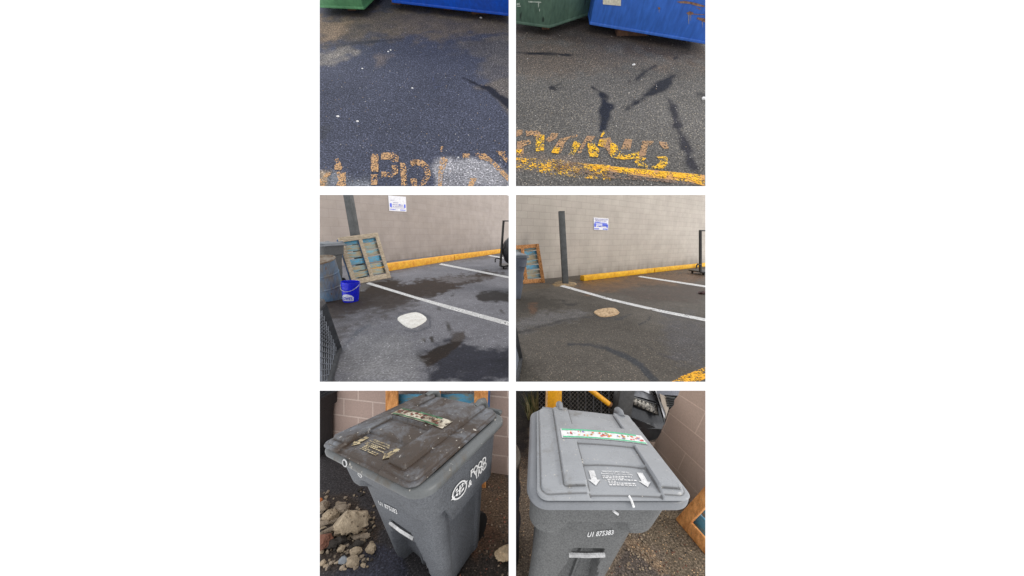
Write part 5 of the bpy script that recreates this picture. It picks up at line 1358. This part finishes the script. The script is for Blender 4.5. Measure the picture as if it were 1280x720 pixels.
# ---------------------------------------------------------------- parked car: its front corner
ct = thing('parked_car', G_, (1.75, 3.5, 0), 0, 'dark grey parked car, its headlight showing past the end of the brown wall', 'car')
CARP = pm('grey_car_paint', lin(66, 68, 72), lin(58, 60, 64), scale=2, rough=.25, bump=0, metal=.4)
CHR = pm('bright_chrome', lin(225, 225, 228), lin(190, 190, 195), scale=20, rough=.2, metal=.8, bump=0)
BLK = pm('black_trim', lin(24), lin(16), scale=9, rough=.35, bump=0)
def cpt(px, py, d): return G_.at(px, py, d)
def bulge(P, n1, n2, depth0, fn_d, mat, nm, parent=ct, th=.02):
    """curved body panel: pixel quad P (TL TR BR BL) placed by its distance fn_d(s, t)"""
    bm = bmesh.new(); g_ = {}
    for i in range(n1 + 1):
        for j in range(n2 + 1):
            s_, t_ = i / n1, j / n2
            x = (P[0][0] * (1 - s_) + P[1][0] * s_) * (1 - t_) + (P[3][0] * (1 - s_) + P[2][0] * s_) * t_
            y = (P[0][1] * (1 - s_) + P[1][1] * s_) * (1 - t_) + (P[3][1] * (1 - s_) + P[2][1] * s_) * t_
            p = cpt(x, y, fn_d(s_, t_)); g_[i, j] = p
    V = {}
    for k_, p in g_.items(): V[k_] = (bm.verts.new(p), bm.verts.new(p + Vector((.0, th, 0))))
    for i in range(n1):
        for j in range(n2):
            bm.faces.new([V[a][0] for a in ((i, j), (i, j + 1), (i + 1, j + 1), (i + 1, j))]); bm.faces.new([V[a][1] for a in ((i, j), (i + 1, j), (i + 1, j + 1), (i, j + 1))])
    per = [(i, 0) for i in range(n1)] + [(n1, j) for j in range(n2)] + [(i, n2) for i in range(n1, 0, -1)] + [(0, j) for j in range(n2, 0, -1)]
    for a, b in zip(per, per[1:] + per[:1]): bm.faces.new((V[a][0], V[b][0], V[b][1], V[a][1]))
    bmesh.ops.recalc_face_normals(bm, faces=bm.faces)
    return obj(nm, bm, mat, parent, sharp=50)
zc = lambda x, y: (763 + x / 6, 486 + y / 6)
cz = lambda *P: [(770 + x / 9.726, 486 + y / 9.726) for x, y in P]
# bumper and wing (big curved shape), headlight, bonnet edge, trim
bulge(cz((60, 60), (560, 150), (640, 700), (40, 700)), 20, 24, 0, lambda s, t: 3.34 - .10 * math.sin(t * 2.6) + .16 * s * s - .05 * math.exp(-((t - .62) / .07) ** 2), CARP, 'bumper')
bulge(cz((215, 15), (480, 15), (530, 170), (190, 70)), 12, 8, 0, lambda s, t: 3.27 - .03 * t + .1 * s * s, CHR if False else pm('silver_paint', lin(150, 152, 158), lin(130, 132, 138), scale=3, rough=.25, metal=.3, bump=0), 'bonnet_edge')
bulge(cz((325, -20), (470, -20), (505, 105), (310, 15)), 6, 4, 0, lambda s, t: 3.235 + .1 * s * s, CHR, 'upper_lamp')
bulge(cz((470, 15), (492, 15), (608, 300), (592, 420)), 4, 16, 0, lambda s, t: 3.25 + .05 * s, BLK, 'wing_gap_seal')
bulge(cz((478, 15), (486, 15), (594, 300), (588, 360)), 2, 16, 0, lambda s, t: 3.235 + .05 * s, CHR, 'chrome_strip')
bulge(cz((530, 60), (605, 95), (655, 200), (600, 370)), 6, 10, 0, lambda s, t: 3.30 + .1 * s, pm('beige_trim', lin(176, 164, 150), lin(150, 138, 126), rough=.6), 'side_panel')
for k in range(5):
    y_ = 95 + k * 26
    bulge(cz((612, y_), (740, y_ + 22), (740, y_ + 38), (625, y_ + 18)), 4, 2, 0, lambda s, t: 3.36, BLK, 'grille_bar')
bulge(cz((600, 80), (760, 90), (760, 330), (600, 400)), 4, 4, 0, lambda s, t: 3.42, DARK, 'grille_back')
hl = bulge(cz((195, 95), (500, 190), (522, 330), (180, 190)), 16, 6, 0, lambda s, t: 3.232 + .12 * s * s - .02 * math.sin(math.pi * t), BLK, 'headlight')
HLM = pm('headlamp_reflector', lin(215, 210, 200), lin(110, 108, 104), scale=34, rough=.2, metal=.3, bump=.5, lo=.42, hi=.58)
bulge(cz((215, 112), (490, 198), (508, 312), (190, 180)), 16, 6, 0, lambda s, t: 3.215 + .12 * s * s - .02 * math.sin(math.pi * t), HLM, 'reflector', hl, .01)
for k in range(6):
    s0_ = k / 6
    a_ = cz((215 + 275 * s0_, 118 + 82 * s0_), (232 + 275 * s0_, 122 + 82 * s0_), (216 + 300 * s0_, 196 + 112 * s0_), (198 + 300 * s0_, 190 + 112 * s0_))
    bulge(a_, 2, 4, 0, lambda s, t: 3.205 + .12 * (s0_) ** 2, pm('lamp_fin', lin(90), lin(50), rough=.3, metal=.5, bump=0) if k == 0 else bpy.data.materials['lamp_fin'], 'lamp_fin', hl, .006)
bulge(cz((120, 320), (480, 470), (560, 640), (300, 620)), 12, 8, 0, lambda s, t: 3.17 + .12 * s * s + .1 * t, pm('lower_bumper', lin(44, 46, 50), lin(34, 35, 38), scale=3, rough=.35, bump=0), 'lower_grille')
# box standing in for the road strip far behind the car
bm = bmesh.new(); a_, b_ = 3.9, 4.9
box(bm, (.5, 3.9, .0), (3.6, 4.6, .5), 0, .01)
obj('road_strip', bm, pm('grey_blue_road', lin(158, 160, 170), lin(146, 148, 158), rough=.8), pl=G_, label='pale grey-blue block standing in for the road far behind the parked car', cat='wall')

# small ties and loops on the two bins
def tie(t, pts, r, mat, nm='cable_tie'):
    bm = bmesh.new(); tube(bm, pts, r, 6); obj(nm, bm, mat, t)
P6, Pt6 = TSX[t6.name][:2]
tie(t6, [Pt6(.608, .012, .022), Pt6(.616, -.008, .012), Pt6(.626, -.014, -.012)], .006, WP)
tie(t6, [on_front(t6, .55, .93, .01), on_front(t6, .575, .915, .012), on_front(t6, .60, .90, .01)], .006, WP)
P5, Pt5 = TSX[t5.name][:2]
for cx_, cf in ((.31, lambda a: Pt5(.33 + .022 * math.cos(a), -.012, -.012 + .016 * math.sin(a))), (.37, lambda a: on_front(t5, .36 + .02 * math.cos(a), .9 + .014 * math.sin(a), .012))):
    bm = bmesh.new(); tube(bm, [cf(a) for a in np.linspace(0, 2 * math.pi, 14)[:-1]], .004, 6, close=True); obj('wire_loop', bm, STEEL, t5)
